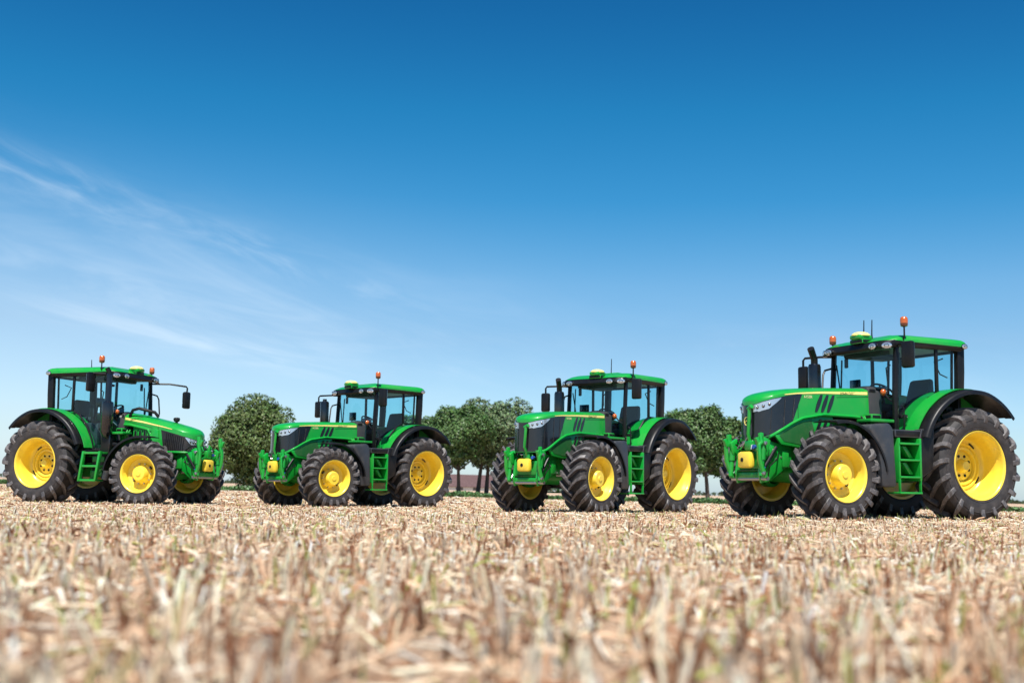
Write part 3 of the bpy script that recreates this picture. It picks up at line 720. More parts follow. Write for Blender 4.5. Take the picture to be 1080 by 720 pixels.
    for s in (1, -1):
        u0, u1 = H.u_at_x(p['nose'] - p['hl']), H.len - 0.12
        ul = [u0 + (u1 - u0) * k / 18 for k in range(19)]
        hz = lambda u: gzhi(u) - 0.012
        lz = lambda u: hz(u) - 0.004 - p['hlh'] * min(1.0, ((u - u0) / (u1 - u0) * 2.3) ** 0.9) * (1.0 if u < u1 - 0.08 else 0.85)
        mb = MB(); H.patch(mb, ul, lz, hz, 'lamp_glass', 0.018, s, 3)
        hl = mb.build('headlight', hood, 40)
        mb = MB()
        for q in (0.42, 0.62, 0.82):
            uu = u0 + (u1 - u0) * q; c = H.P(uu, (lz(uu) + hz(uu)) / 2, 0.008, s); mb.ball(c, 0.026, 0.026, 0.030, 'black_gloss', 10, 6)
            mb.ball(H.P(uu, (lz(uu) + hz(uu)) / 2 + 0.006, 0.022, s), 0.017, 0.017, 0.017, 'chrome', 10, 6)
        mb.build('lamp_reflector', hl)
        # stripe
        us0, us1 = 0.02, H.u_at_x(p['stripe1']); st = [us0 + (us1 - us0) * k / 30 for k in range(31)]
        sh = lambda u: H.zt(H.xy(u)[0]) - 0.026
        slo = lambda u: sh(u) - 0.012 - 0.036 * (1 - (u - us0) / (us1 - us0)) ** 0.8
        mb = MB(); H.patch(mb, st, slo, sh, 'decal_yellow', 0.005, s, 2); mb.build('stripe', hood, 40)
        # louvres
        if not p['slats']:
            for k in range(3):
                mb = MB(); xv = 2.52 - 0.115 * k
                rows = []
                for t in np.linspace(0, 1, 8):
                    zz = H.zt(2.5) - 0.075 - 0.27 * t; xx = xv + 0.12 * t - 0.0 * t; wv = 0.026 * math.sin(math.pi * (0.12 + 0.76 * t)) + 0.008
                    rows.append([H.P(H.u_at_x(xx + o), zz, e, s) for o, e in ((wv + 0.004, -0.002), (wv, 0.009), (-wv, 0.009), (-wv - 0.004, -0.002))])
                mb.grid(rows, 'black_gloss'); mb.build('louvre', hood, 40)
                mb = MB(); rows = []
                for t in np.linspace(0, 1, 6):
                    zz = p['zarch'] - 0.05 - 0.20 * t; xx = xv + 0.02 + 0.09 * t; wv = 0.022
                    rows.append([(xx + o, s * (0.405 + e), zz) for o, e in ((wv + 0.004, -0.004), (wv, 0.008), (-wv, 0.008), (-wv - 0.004, -0.004))])
                mb.grid(rows, 'black_plastic'); mb.build('louvre', hood, 40)
        # lower side panel under the arch
        mb = MB()
        if not p['slats']:
            pl = [(2.30, p['zarch'] + 0.02), (2.30, 1.16), (2.95, 1.10), (3.30, 1.14)] + [(xx, lerp(p['zlow'], xx)) for xx in (3.42, 3.2, 3.05, 2.9, 2.7, 2.5)]
            mb.prism(pl, s * 0.36, s * 0.40, 'green_paint', 0.006)
            pm = [(2.62, 1.17), (2.96, 1.15), (3.26, 1.19)] + [(xx, lerp(p['zlow'], xx) - 0.045) for xx in (3.34, 3.2, 3.05, 2.9, 2.72)]
            mb.prism(pm, s * 0.40, s * 0.406, 'green_mesh', 0.0)
        else:
            mb.prism([(2.45, 1.05), (2.70, 1.05), (2.62, 1.62), (2.50, 1.66)], s * 0.38, s * 0.44, 'green_paint', 0.01)
            mb.prism([(1.95, 1.30), (2.5, 1.35), (2.5, 1.66), (1.95, 1.72)], s * 0.30, s * 0.40, 'green_cast', 0.02)
            for k in range(4): mb.box(2.0 + 0.12 * k, 2.07 + 0.12 * k, s * 0.39, s * 0.425, 1.38, 1.62, 'black_plastic', 0.006)
        mb.build('side_panel', hood, 40)
        # writing on the stripe and the model plate
        ang = math.atan2(H.zt(1.75 + dx) - H.zt(2.15 + dx), 0.4); rx = 2.16 + dx * 0.6 if s > 0 else 1.76 + dx * 0.6
        pz = H.zt(rx) - 0.076
        q = H.P(H.u_at_x(rx), pz, 0.009, s)
        rot = (R_(90), s * ang * -1.0 if s < 0 else ang, R_(180) if s > 0 else 0)
        rot = (R_(90), 0, R_(180) if s > 0 else 0)
        t_ = text_mesh('JOHN DEERE', 0.058, 'decal_dark', hood, q, rot); t_.rotation_euler = (Matrix.Rotation(-ang if s > 0 else ang, 3, 'Y').inverted() @ Matrix.Rotation(R_(180) if s > 0 else 0, 3, 'Z') @ Matrix.Rotation(R_(90), 3, 'X')).to_euler()
        if not p['slats']:
            q = H.P(H.u_at_x(2.86 if s > 0 else 2.66), H.zt(2.8) - 0.115, 0.006, s); text_mesh('6155R', 0.062, 'decal_pale', hood, q, (R_(90), 0, R_(180) if s > 0 else 0), 'model_plate')
    # round badge on the nose
    if p['badge']:
        mb = MB(); bz = H.zt(p['nose']) - 0.30; bx = p['nose'] + 0.012
        mb.lathe([(bx, 0.001), (bx + 0.012, 0.001), (bx + 0.014, 0.064), (bx, 0.070)], 'decal_dark', 24, axis='x', c=(0, 0, bz)); mb.lathe([(bx, 0.070), (bx + 0.018, 0.068), (bx + 0.018, 0.056), (bx + 0.012, 0.055)], 'decal_yellow', 24, axis='x', c=(0, 0, bz))
        mb.tube([(bx + 0.016, -0.035, bz - 0.012), (bx + 0.017, 0.0, bz + 0.006), (bx + 0.016, 0.03, bz + 0.012), (bx + 0.016, 0.04, bz + 0.03)], 0.007, 'decal_yellow', 5); mb.tube([(bx + 0.016, -0.03, bz - 0.012), (bx + 0.016, -0.045, bz - 0.03)], 0.005, 'decal_yellow', 5); mb.tube([(bx + 0.016, 0.022, bz + 0.01), (bx + 0.016, 0.038, bz - 0.018)], 0.005, 'decal_yellow', 5)
        mb.build('badge', hood, 40)
    # ---- front linkage
    fx = p['pto_x'] - 0.06; pz = p['pto_z']
    mb = MB()
    for s in (1, -1):
        mb.prism([(3.05, 0.86), (fx - 0.12, 0.58), (fx + 0.04, 0.55), (fx + 0.08, 0.70), (fx + 0.02, 1.06), (fx - 0.10, 1.20), (fx - 0.26, 1.16), (3.05, 1.14)], s * 0.27, s * 0.315, 'green_paint', 0.008)
        mb.prism([(fx - 0.02, 0.95), (fx + 0.10, 1.00), (fx + 0.13, 1.17), (fx + 0.02, 1.24), (fx - 0.08, 1.20)], s * 0.325, s * 0.40, 'green_paint', 0.012)
        mb.tube([(fx + 0.05, s * 0.38, 1.16), (fx + 0.10, s * 0.385, 0.66)], 0.036, 'green_paint', 10)
        mb.tube([(fx + 0.055, s * 0.38, 1.12), (fx + 0.075, s * 0.383, 0.90)], 0.050, 'green_cast', 12)
        mb.tube([(fx + 0.082, s * 0.384, 0.86), (fx + 0.10, s * 0.386, 0.68)], 0.022, 'chrome', 10)
        mb.tube([(fx - 0.3, s * 0.30, 1.02), (fx - 0.18, s * 0.42, 0.92), (fx - 0.02, s * 0.44, 0.80), (fx - 0.05, s * 0.36, 0.66)], 0.011, 'black_plastic', 6)
    mb.box(fx - 0.06, fx + 0.05, -0.30, 0.30, 0.60, 0.72, 'green_paint', 0.02)
    mb.box(fx - 0.10, fx + 0.02, -0.28, 0.28, 0.76, 1.04, 'green_cast', 0.02)
    mb.tube([(fx + 0.02, -0.44, 0.62), (fx + 0.02, 0.44, 0.62)], 0.034, 'steel', 10)
    for k in range(9):                                           # hoses and couplings
        yy = rnd.uniform(-0.24, 0.24); z0 = rnd.uniform(1.02, 1.12)
        mb.tube([(fx - 0.05, yy, z0), (fx + 0.06 + rnd.uniform(0, 0.05), yy + rnd.uniform(-0.06, 0.06), z0 + rnd.uniform(0.03, 0.12)), (fx + rnd.uniform(-0.02, 0.05), yy + rnd.uniform(-0.12, 0.12), z0 + rnd.uniform(-0.03, 0.22))], 0.012, rnd.choice(['green_paint', 'black_plastic', 'steel', 'black_plastic', 'green_cast']), 6)
    mb.tube([(fx + 0.03, 0.19, 1.10), (fx + 0.10, 0.20, 1.10)], 0.032, 'blue_cap', 10)
    for s in (1, -1):
        mb.tube([(fx - 0.22, s * 0.345, 1.10), (fx + 0.0, s * 0.35, 0.80)], 0.028, 'black_plastic', 10); mb.tube([(fx - 0.02, s * 0.35, 0.82), (fx + 0.06, s * 0.352, 0.70)], 0.015, 'chrome', 8)
        mb.lathe([(s * 0.40, 0.001), (s * 0.40, 0.030), (s * 0.455, 0.030), (s * 0.46, 0.001)], 'steel', 10, c=(fx + 0.055, 0, 1.15)); mb.lathe([(s * 0.40, 0.001), (s * 0.40, 0.028), (s * 0.46, 0.028), (s * 0.465, 0.001)], 'steel', 10, c=(fx + 0.09, 0, 0.70))
        mb.tube([(fx - 0.30, s * 0.33, 1.17), (fx - 0.12, s * 0.36, 1.27), (fx + 0.02, s * 0.30, 1.22), (fx + 0.02, s * 0.20, 1.08)], 0.012, 'black_plastic', 6)
        mb.box(fx - 0.46, fx - 0.34, s * 0.315, s * 0.345, 0.80, 1.05, 'green_cast', 0.01); mb.box(fx - 0.16, fx - 0.02, s * 0.22, s * 0.26, 0.72, 0.98, 'black_plastic', 0.01)
        for q in range(4): mb.lathe([(s * 0.314, 0.016), (s * 0.326, 0.016), (s * 0.328, 0.001)], 'steel', 6, c=(3.15 + 0.10 * q, 0, 0.98 - 0.03 * q))
    mb.box(fx - 0.02, fx + 0.06, -0.28, 0.28, 0.735, 0.755, 'black_plastic', 0.004); mb.box(fx + 0.035, fx + 0.06, -0.22, 0.22, 0.64, 0.70, 'green_cast', 0.006)
    hitch = mb.build('front_hitch', root, 35)
    mb = MB()                                                    # yellow power take-off cover: a rounded box with a dark socket
    mb.box(fx + 0.03, fx + 0.15, -0.155, 0.155, pz - 0.125, pz + 0.125, 'yellow_paint', 0.045)
    mb.lathe([(fx + 0.145, 0.034), (fx + 0.156, 0.034), (fx + 0.158, 0.001)], 'black_plastic', 12, axis='x', c=(0, -0.02, pz)); mb.build('pto_cover', hitch, 40)
    for s in (1, -1):                                            # lower links folded up
        mb = MB(); zt_ = p['link_top']
        P_ = [(fx + 0.05, s * 0.41, 0.64), (fx + 0.15, s * 0.42, 0.90), (fx + 0.16, s * 0.42, 1.12), (fx + 0.11, s * 0.41, zt_ - 0.14), (fx + 0.13, s * 0.405, zt_)]
        mb.tube(P_, [0.045, 0.036, 0.036, 0.046, 0.030], 'green_paint', 8)
        mb.prism([(fx + 0.08, zt_ - 0.18), (fx + 0.18, zt_ - 0.20), (fx + 0.22, zt_ - 0.08), (fx + 0.17, zt_ - 0.06), (fx + 0.15, zt_ - 0.12), (fx + 0.12, zt_ + 0.01), (fx + 0.08, zt_)], s * 0.375, s * 0.435, 'green_paint', 0.008)
        mb.build('link_arm', hitch, 35)
    tx_ = max(fx + 0.05, p['nose'] + 0.045); mb = MB(); tz = p['top_link']                                # top link standing upright at the middle
    mb.tube([(fx + 0.03, 0.05, 1.10), (tx_ + 0.02, 0.08, 1.3), (tx_, 0.10, tz)], [0.034, 0.026, 0.030], 'green_paint', 8); mb.tube([(tx_ - 0.005, 0.06, tz - 0.02), (tx_, 0.15, tz + 0.02)], 0.035, 'green_paint', 8)
    mb.box(fx + 0.0, fx + 0.10, -0.03, 0.13, 1.05, 1.20, 'green_cast', 0.02); mb.build('top_link', hitch, 35)
    # ---- rear mudguards
    for s in (1, -1):
        def rg(d): return lerp([(0, 1.20), (20, 1.215), (45, 1.215), (75, 1.20), (100, 1.17), (133, 1.09), (150, 1.06)], d) * p['fs']
        mb = MB(); arc_panel(mb, (0, zr), lambda d: rg(d) + 0.004, 16, 106, s * 0.50, s * 1.005, 'green_paint', lip=0.0)
        # inner wall of the mudguard toward the cab
        pts = [(math.cos(R_(d)) * (rg(d) - 0.02), zr + math.sin(R_(d)) * (rg(d) - 0.02)) for d in range(16, 130, 8)]
        mb.prism(pts + [(-0.45, 1.25), (0.95, 1.20)], s * 0.50, s * 0.52, 'green_cast', 0.0)
        fd = mb.build('fender', root, 40)
        mb = MB(); arc_panel(mb, (0, zr), lambda d: rg(d) - 0.028, 20, 134, s * 0.99, s * 1.175, 'black_plastic', lip=0.07, lipside=s, n=30)
        arc_panel(mb, (0, zr), lambda d: rg(d) - 0.012, 100, 134, s * 0.52, s * 0.97, 'black_plastic', n=10)
        mb.build('fender_flare', fd, 40)
        # front mudguards: follow the steered wheel
        mb = MB(); rfr = Rf + 0.085
        arc_panel(mb, (0, 0), lambda d: rfr + 0.03 * math.exp(-((d - 178) / 25) ** 2), 76, 176, s * -0.24, s * 0.25, 'black_plastic', lip=0.05, lipside=s, n=26)
        mb.tube([(-0.1, s * -0.26, 0.1), (-0.35, s * -0.27, 0.45), (-0.3, s * -0.05, rfr * 0.86)], 0.028, 'black_plastic', 8)
        ff = mb.build('front_fender', root, 40, (WB, s * yf, zf)); ff.rotation_euler = (0, 0, R_(p['steer']))
    # ---- fuel tank / steps
    for s in (1, -1):
        near = (s == NS)
        mb = MB()
        if p['slats'] and near:
            mb.box(1.15, 1.62, s * 0.52, s * 0.70, 0.62, 1.30, 'black_plastic', 0.04); mb.tube([(1.62, s * 0.84, 0.55), (1.78, s * 0.84, 0.98)], 0.09, 'tank_plastic', 12)
            mb.box(1.5, 1.85, s * 0.35, s * 0.75, 0.55, 0.80, 'black_plastic', 0.04)
        else:
            mb.prism([(1.68, 0.52), (1.97, 0.52), (1.985, 0.85), (2.06, 1.14), (2.20, 1.38), (2.17, 1.46), (1.80, 1.49), (1.72, 1.40)], s * 0.52, s * 1.10, 'tank_plastic', 0.035)
            mb.prism([(0.98, 0.72), (1.66, 0.50), (1.66, 0.62), (1.62, 1.30), (1.02, 1.42), (0.96, 1.30)], s * 0.52, s * 0.72, 'black_plastic', 0.02)
            mb.prism([(0.94, 0.80), (1.18, 0.66), (1.20, 1.28), (1.16, 1.42), (0.90, 1.42)], s * 0.94, s * 1.10, 'black_plastic', 0.012)
            mb.box(1.0, 1.68, s * 0.70, s * 1.08, 1.28, 1.40, 'black_plastic', 0.02)
        mb.build('fuel_tank', root, 40)
        mb = MB()
        if p['slats'] and near:
            for xx, lean in ((1.14, 0.09), (1.56, 0.09)): mb.prism([(xx, 0.50), (xx + 0.05, 0.50), (xx + 0.05 + lean, 1.14), (xx + lean, 1.14)], s * 1.06, s * 1.14, 'green_paint', 0.006)
            for zz, xo in ((0.50, 0), (0.80, 0.042), (1.08, 0.082)): mb.box(1.15 + xo, 1.60 + xo, s * 0.86, s * 1.13, zz, zz + 0.045, 'green_paint', 0.006)
            for zz, xo in ((0.55, 0.01), (0.85, 0.05)): mb.box(1.22 + xo, 1.52 + xo, s * 0.80, s * 0.84, zz + 0.07, zz + 0.18, 'green_cast', 0.006)
            mb.prism([(1.22, 0.55), (1.34, 0.55), (1.58, 0.78), (1.46, 0.78)], s * 0.84, s * 0.87, 'green_cast', 0.004)
        else:
            mb.box(1.19, 1.23, s * 0.78, s * 1.12, 0.62, 1.27, 'green_paint', 0.006)
            mb.box(1.60, 1.63, s * 0.78, s * 1.10, 0.60, 1.27, 'green_paint', 0.006)
            mb.box(1.23, 1.60, s * 0.745, s * 0.77, 0.62, 1.27, 'green_paint', 0.004)
            for zz in (0.66, 0.92, 1.17): mb.box(1.21, 1.62, s * 0.80, s * 1.12, zz, zz + 0.03, 'green_paint', 0.005)
            for zz in (0.72, 0.97): mb.prism([(1.25, zz), (1.33, zz), (1.47, zz + 0.18), (1.39, zz + 0.18)], s * 0.77, s * 1.0, 'green_paint', 0.004)
            for zz in (0.74, 0.98):
                for k in range(4): mb.prism([(1.40 + 0.05 * k, zz), (1.425 + 0.05 * k, zz), (1.445 + 0.05 * k, zz + 0.15), (1.42 + 0.05 * k, zz + 0.15)], s * 0.772, s * 0.80, 'step_grip', 0.003)
            mb.box(1.20, 1.64, s * 0.84, s * 1.13, 0.42, 0.45, 'green_paint', 0.005)
            for xx in (1.205, 1.62): mb.box(xx, xx + 0.012, s * 1.07, s * 1.12, 0.44, 0.64, 'green_cast', 0.003)
        mb.build('steps', root, 40)
    # ---- cab
    xa, xb, xc, xr2 = 1.33 + dx, 0.45 + dx * 0.6, 0.14 + dx * 0.25, -0.08 + dx * 0.15
    zt0 = 2.76 + dz; yw, yt = 0.76, 0.71
    mb = MB()
    def post(a, b, r0, mat='black_plastic', r1=None):
        a, b = Vector(a), Vector(b); mb.tube([a, (a + b) / 2, b], [r0, r0, r1 or r0], mat, 8)
    for s in (1, -1):
        mb.prism([(xa - 0.05, 1.16), (xa + 0.05, 1.16), (xa + 0.04, 2.0), (xa - 0.01, zt0 + 0.02), (xa - 0.09, zt0 + 0.02), (xa - 0.045, 2.0)], s * (yw - 0.06), s * yw, 'black_plastic', 0.012)     # front post
        mb.prism([(xb - 0.030, 2.02), (xb + 0.030, 2.02), (xb + 0.028, zt0 + 0.02), (xb - 0.028, zt0 + 0.02)], s * (yw - 0.05), s * (yw - 0.01), 'black_plastic', 0.008)
        mb.prism([(xr2 - 0.04, 1.98), (xr2 + 0.10, 1.98), (xr2 + 0.085, 2.3), (xr2 + 0.07, zt0 + 0.04), (xr2 - 0.08, zt0 + 0.04), (xr2 - 0.07, 2.4)], s * (yw - 0.10), s * (yw - 0.01), 'black_plastic', 0.012); mb.prism([(xc - 0.03, 1.98), (xc, 1.98), (xc - 0.035, zt0 + 0.03), (xc - 0.065, zt0 + 0.03)], s * (yw - 0.06), s * (yw - 0.02), 'black_plastic', 0.006)
        mb.tube([(xr2, s * (yw - 0.03), 2.03), (xb, s * (yw - 0.03), 2.04), (xb + 0.20, s * (yw - 0.02), 1.94)], 0.022, 'black_plastic', 8)     # sill along the mudguard
        # curved lower rail of the door
        pts = [(xb + 0.20, s * (yw - 0.02), 1.94), (xb + 0.42, s * (yw - 0.02), 1.70), (xb + 0.56, s * (yw - 0.02), 1.40), (xb + 0.62, s * (yw - 0.02), 1.18), (xa, s * (yw - 0.02), 1.17)]
        mb.tube(pts, 0.024, 'black_plastic', 8)
        mb.tube([(xa - 0.04, s * (yw - 0.03), zt0), (xr2, s * (yw - 0.03), zt0)], 0.03, 'black_plastic', 8)
        mb.tube([(xa - 0.10, s * (yw - 0.09), 1.5), (xa - 0.16, s * (yw - 0.09), 2.65)], 0.014, 'black_plastic', 6)
    mb.box(0.30 + dx * 0.5, xa + 0.04, -yw + 0.05, yw - 0.05, 1.10, 1.20, 'cab_trim', 0.02)
    mb.box(-0.10, 0.55, -0.49, 0.49, 1.10, 1.62, 'cab_trim', 0.04)
    mb.box(xr2 - 0.03, xr2 + 0.05, -0.70, 0.70, 1.5, 1.98, 'black_plastic', 0.02)
    mb.box(xr2 - 0.04, xr2 + 0.02, -0.70, 0.70, zt0 - 0.04, zt0 + 0.02, 'black_plastic', 0.01)
    mb.tube([(xa - 0.01, -0.72, zt0 - 0.01), (xa + 0.015, 0, zt0), (xa - 0.01, 0.72, zt0 - 0.01)], 0.03, 'black_plastic', 8)
    mb.box(xa - 0.01, xa + 0.10, -0.72, 0.72, 1.14, 1.40, 'black_plastic', 0.03)
    cab = mb.build('cab', root, 40)
    glass_panel('windshield', cab, [(xa + 0.035, -yw + 0.06, 1.40), (xa + 0.035, yw - 0.06, 1.40), (xa - 0.03, yw - 0.06, zt0), (xa - 0.03, -yw + 0.06, zt0)])
    glass_panel('rear_window', cab, [(xr2 - 0.02, -0.66, 1.95), (xr2 - 0.02, 0.66, 1.95), (xr2 - 0.02, 0.66, zt0), (xr2 - 0.02, -0.66, zt0)])
    for s in (1, -1):
        yy = s * (yw - 0.028)
        d = glass_panel('door', cab, [(xa - 0.04, yy, 1.18), (xa - 0.06, yy, zt0), (xb + 0.02, yy, zt0), (xb + 0.02, yy, 2.04), (xb + 0.20, yy, 1.94), (xb + 0.42, yy, 1.70), (xb + 0.56, yy, 1.40), (xb + 0.62, yy, 1.18)])
        mb = MB(); mb.box(xa - 0.20, xa - 0.06, s * (yw - 0.02), s * (yw + 0.03), 1.60, 1.66, 'black_plastic', 0.012); mb.tube([(xa - 0.10, s * (yw + 0.0), 1.36), (xa - 0.10, s * (yw + 0.05), 1.40), (xa - 0.10, s * (yw + 0.05), 1.75), (xa - 0.10, s * (yw + 0.0), 1.80)], 0.012, 'black_plastic', 6)
        mb.build('handle', d)
        glass_panel('side_window', cab, [(xb - 0.02, yy, 2.03), (xb - 0.02, yy, zt0), (xc - 0.04, yy, zt0), (xc, yy, 2.0)])
        mb = MB(); mb.tube([(xc + 0.02, s * 0.68, 2.30), (xc + 0.10, s * 0.60, 2.36), (xc + 0.17, s * 0.55, 2.56), (xc + 0.03, s * 0.60, 2.62)], 0.012, 'black_plastic', 6); mb.build('window_stay', cab)
    # seat
    sx = 0.30 + dx * 0.8
    mb = MB(); mb.box(sx - 0.20, sx + 0.34, -0.25, 0.25, 1.66, 1.80, 'cab_trim', 0.05); mb.box(sx - 0.10, sx + 0.25, -0.2, 0.2, 1.2, 1.68, 'black_plastic', 0.04)
    seat = mb.build('seat', cab, 40)
    mb = MB(); mb.prism([(sx - 0.20, 1.76), (sx - 0.04, 1.76), (sx - 0.13, 2.10), (sx - 0.20, 2.32), (sx - 0.29, 2.33), (sx - 0.30, 2.1)], -0.24, 0.24, 'cab_trim', 0.05); mb.build('seat_back', cab, 40)
    mb = MB(); mb.box(sx - 0.10, sx + 0.40, -0.44, -0.27, 1.78, 1.92, 'cab_trim', 0.04); mb.box(sx + 0.30, sx + 0.42, -0.42, -0.30, 1.9, 2.2, 'black_plastic', 0.02); mb.tube([(sx + 0.25, -0.35, 1.9), (sx + 0.28, -0.35, 2.08)], 0.02, 'black_plastic', 6); mb.build('armrest', cab, 40)
    mb = MB(); mb.box(sx - 0.10, sx + 0.2, 0.27, 0.42, 1.78, 1.88, 'cab_trim', 0.04); mb.build('armrest', cab, 40)
    mb = MB(); mb.box(0.35 + dx * 0.8, 1.0 + dx, -0.66, -0.46, 1.25, 1.78, 'cab_trim', 0.05)
    for k in range(3): mb.tube([(0.55 + 0.12 * k + dx, -0.5, 1.75), (0.58 + 0.12 * k + dx, -0.5, 1.93)], [0.012, 0.02], 'black_plastic', 6)
    mb.tube([(0.9 + dx, -0.62, 1.75), (0.95 + dx, -0.64, 2.1), (0.97 + dx, -0.60, 2.22)], 0.014, 'black_plastic', 6); mb.box(0.95 + dx, 0.99 + dx, -0.70, -0.46, 2.12, 2.32, 'black_gloss', 0.012)
    mb.box(xr2 + 0.03, xr2 + 0.20, -0.6, 0.6, 1.62, 1.86, 'cab_trim', 0.05); mb.box(0.35 + dx, 1.2 + dx, -0.6, -0.25, zt0 - 0.10, zt0 - 0.01, 'cab_trim', 0.03); mb.box(xa - 0.28, xa - 0.12, -0.35, 0.35, zt0 - 0.12, zt0 - 0.01, 'cab_trim', 0.03)
    mb.build('console', cab, 40)
    mb = MB(); mb.tube([(0.72 + dx, NS * 0.6, 1.22), (0.70 + dx, NS * 0.62, 1.5), (0.55 + dx, NS * 0.6, 1.75), (0.42 + dx, NS * 0.55, 1.8)], 0.02, 'cab_trim', 7); mb.build('grab_bar', cab)
    # steering column and wheel, dash
    wx = 0.92 + dx
    mb = MB(); mb.prism([(wx + 0.02, 2.02), (wx + 0.08, 2.06), (wx + 0.30, 1.9), (xa, 1.85), (xa, 1.2), (wx + 0.14, 1.2), (wx + 0.16, 1.8)], -0.11, 0.11, 'cab_trim', 0.03); mb.ball((xa - 0.06, 0, H.zt(1.7) - 0.02), 0.24, 0.40, 0.14, 'black_plastic', 20, 8); mb.build('dashboard', cab, 45)
    mb = MB(); pts = []
    M = Matrix.Translation((wx, 0, 2.10)) @ Matrix.Rotation(R_(-32), 4, 'Y')
    mb.tube([M @ Vector((0.19 * math.cos(t), 0.19 * math.sin(t), 0)) for t in [2 * math.pi * k / 24 for k in range(25)]], 0.017, 'black_plastic', 7, cap=False)
    for t in (0.5, 2.6, 4.7): mb.tube([M @ Vector((0, 0, -0.03)), M @ Vector((0.19 * math.cos(t), 0.19 * math.sin(t), 0))], 0.014, 'black_plastic', 6)
    mb.tube([M @ Vector((0, 0, -0.2)), M @ Vector((0, 0, 0))], 0.04, 'black_plastic', 8); mb.build('steering_wheel', cab, 40)
    
    for y0_ in (0.05, -0.20):
        mb = MB(); mb.box(wx + 0.06, wx + 0.10, y0_, y0_ + 0.15, 2.03, 2.16, 'liner_grey', 0.02); mb.build('instrument', cab, 40)
    mb = MB(); mb.ball((xa + 0.03, NS * 0.50, 2.02), 0.05, 0.045, 0.055, 'amber', 12, 8); mb.tube([(xa + 0.02, NS * 0.50, 2.02), (xa + 0.02, NS * 0.62, 1.9), (xa + 0.02, NS * 0.70, 1.86)], 0.014, 'black_plastic', 6); mb.build('turn_signal', root, 40)
    # ---- roof
    mb = MB(); x0, x1, yh = xr2 - 0.12, 1.50 + dx, 0.80
    def outline(ins, z, ext=0.0, n=10, drop=0.0, rise=0.0):
        pts = []
        ax0, ax1, ay = x0 + ins, x1 - ins + ext, yh - ins
        for (cx, cy, a0, rad) in ((ax1, ay, 0, 0.20), (ax0, ay, 90, 0.12), (ax0, -ay, 180, 0.12), (ax1, -ay, 270, 0.20)):
            sx_, sy_ = (1 if cx == ax1 else -1), (1 if cy > 0 else -1); rad = max(rad - ins * 0.5, 0.03)
            for k in range(n + 1):
                t = R_(a0 + 90 * k / n); px_, py_ = cx - sx_ * rad + rad * math.cos(t), cy - sy_ * rad + rad * math.sin(t)
                bow = 0.07 * (1 - (py_ / yh) ** 2) if sx_ > 0 else 0       # bowed front edge
                f_ = max(0.0, (px_ - (x1 - 0.55)) / 0.55)
                pts.append((px_ + bow * (1 if f_ > 0.3 else 0), py_, z - drop * f_ * f_ + rise * f_))
        return pts
    zb = zt0 + 0.0
    V = mb.grid([outline(0.10, zb - 0.0, 0, drop=0.07), outline(0.015, zb + 0.01, 0.02, drop=0.085), outline(0.0, zb + 0.05, 0.03, drop=0.075), outline(0.005, zb + 0.10, 0.0, drop=0.045)], 'black_plastic', close_v=True)
    f = mb.bm.faces.new(V[0]); f.material_index = mb.mi('liner_grey')
    trim_faces = None
    roof_trim_mb = mb
    mb2 = MB()
    V = mb2.grid([outline(0.03, zb + 0.040, 0, rise=0.03), outline(-0.012, zb + 0.043, -0.05, rise=0.03), outline(-0.014, zb + 0.085, -0.06, rise=-0.01), outline(0.006, zb + 0.130, -0.09, drop=0.05), outline(0.05, zb + 0.160, -0.14, drop=0.05), outline(0.14, zb + 0.182, -0.20, drop=0.04), outline(0.36, zb + 0.196, -0.28, drop=0.02), outline(0.6, zb + 0.20, -0.25)], 'green_paint', close_v=True)
    f = mb2.bm.faces.new(V[-1]); f.material_index = mb2.mi('green_paint')
    mb2.box(0.25 + dx, 1.05 + dx, -0.36, 0.36, zb + 0.185, zb + 0.215, 'green_paint', 0.02)
    roof = mb2.build('roof', root, 40)
    roof_trim_mb.build('roof_trim', roof, 40)
    for s in (1, -1):                                            # work lamps: two at each front corner, one at each rear corner
        oc = [q for q in outline(0.0, 0.0)]
        def edge(pred, key):
            i = min((i for i in range(len(oc)) if pred(oc[i])), key=lambda i: key(oc[i])); a_, b_ = oc[i - 1], oc[(i + 1) % len(oc)]
            tx, ty = b_[0] - a_[0], b_[1] - a_[1]; l_ = math.hypot(tx, ty); return oc[i][0], oc[i][1], ty / l_, -tx / l_
        e1 = edge(lambda q: q[0] > 0.8 and q[1] > 0, lambda q: abs(q[1] - 0.50)); e2 = edge(lambda q: q[0] > 0.8 and q[1] > 0, lambda q: abs(q[1] - 0.74))
        for (lx, ly, nx, ny, r) in ((x1 + 0.03 + 0.07 * (1 - (0.52 / yh) ** 2), 0.52, e1[2], e1[3], 0.070), (e2[0] + 0.03, e2[1], 0.8 * e2[2] + 0.5, e2[3] * 0.8, 0.070), (x0 + 0.10, 0.80, -0.08, 1, 0.055)):
            mb = MB(); c = Vector((lx, s * ly, zb + (-0.018 if lx > 0.5 else 0.058))); nrm = Vector((nx, s * ny, -0.12)).normalized()
            Mx = Matrix.Translation(c) @ nrm.to_track_quat('Z', 'Y').to_matrix().to_4x4()
            def ring(r_, z_, st=1.35): return [Mx @ Vector((r_ * 0.72 * math.cos(t), r_ * st * 0 + r_ * math.sin(t), z_)) if False else Mx @ Vector((r_ * math.cos(t) * 1.2, r_ * math.sin(t) * 0.72, z_)) for t in [2 * math.pi * k / 18 for k in range(18)]]
            Mx = Matrix.Translation(c) @ Matrix((( -nrm.y, 0, nrm.x), (nrm.x, 0, nrm.y), (0, 1, nrm.z))).to_4x4()
            mb.grid([ring(r * 1.12, -0.04), ring(r * 1.12, 0.014), ring(r * 0.97, 0.018)], 'black_gloss', close_v=True)
            V = mb.grid([ring(r * 0.97, 0.016), ring(r * 0.6, 0.022), ring(r * 0.1, 0.026)], 'lamp_glass', close_v=True); f = mb.bm.faces.new(V[-1]); f.material_index = mb.mi('lamp_glass')
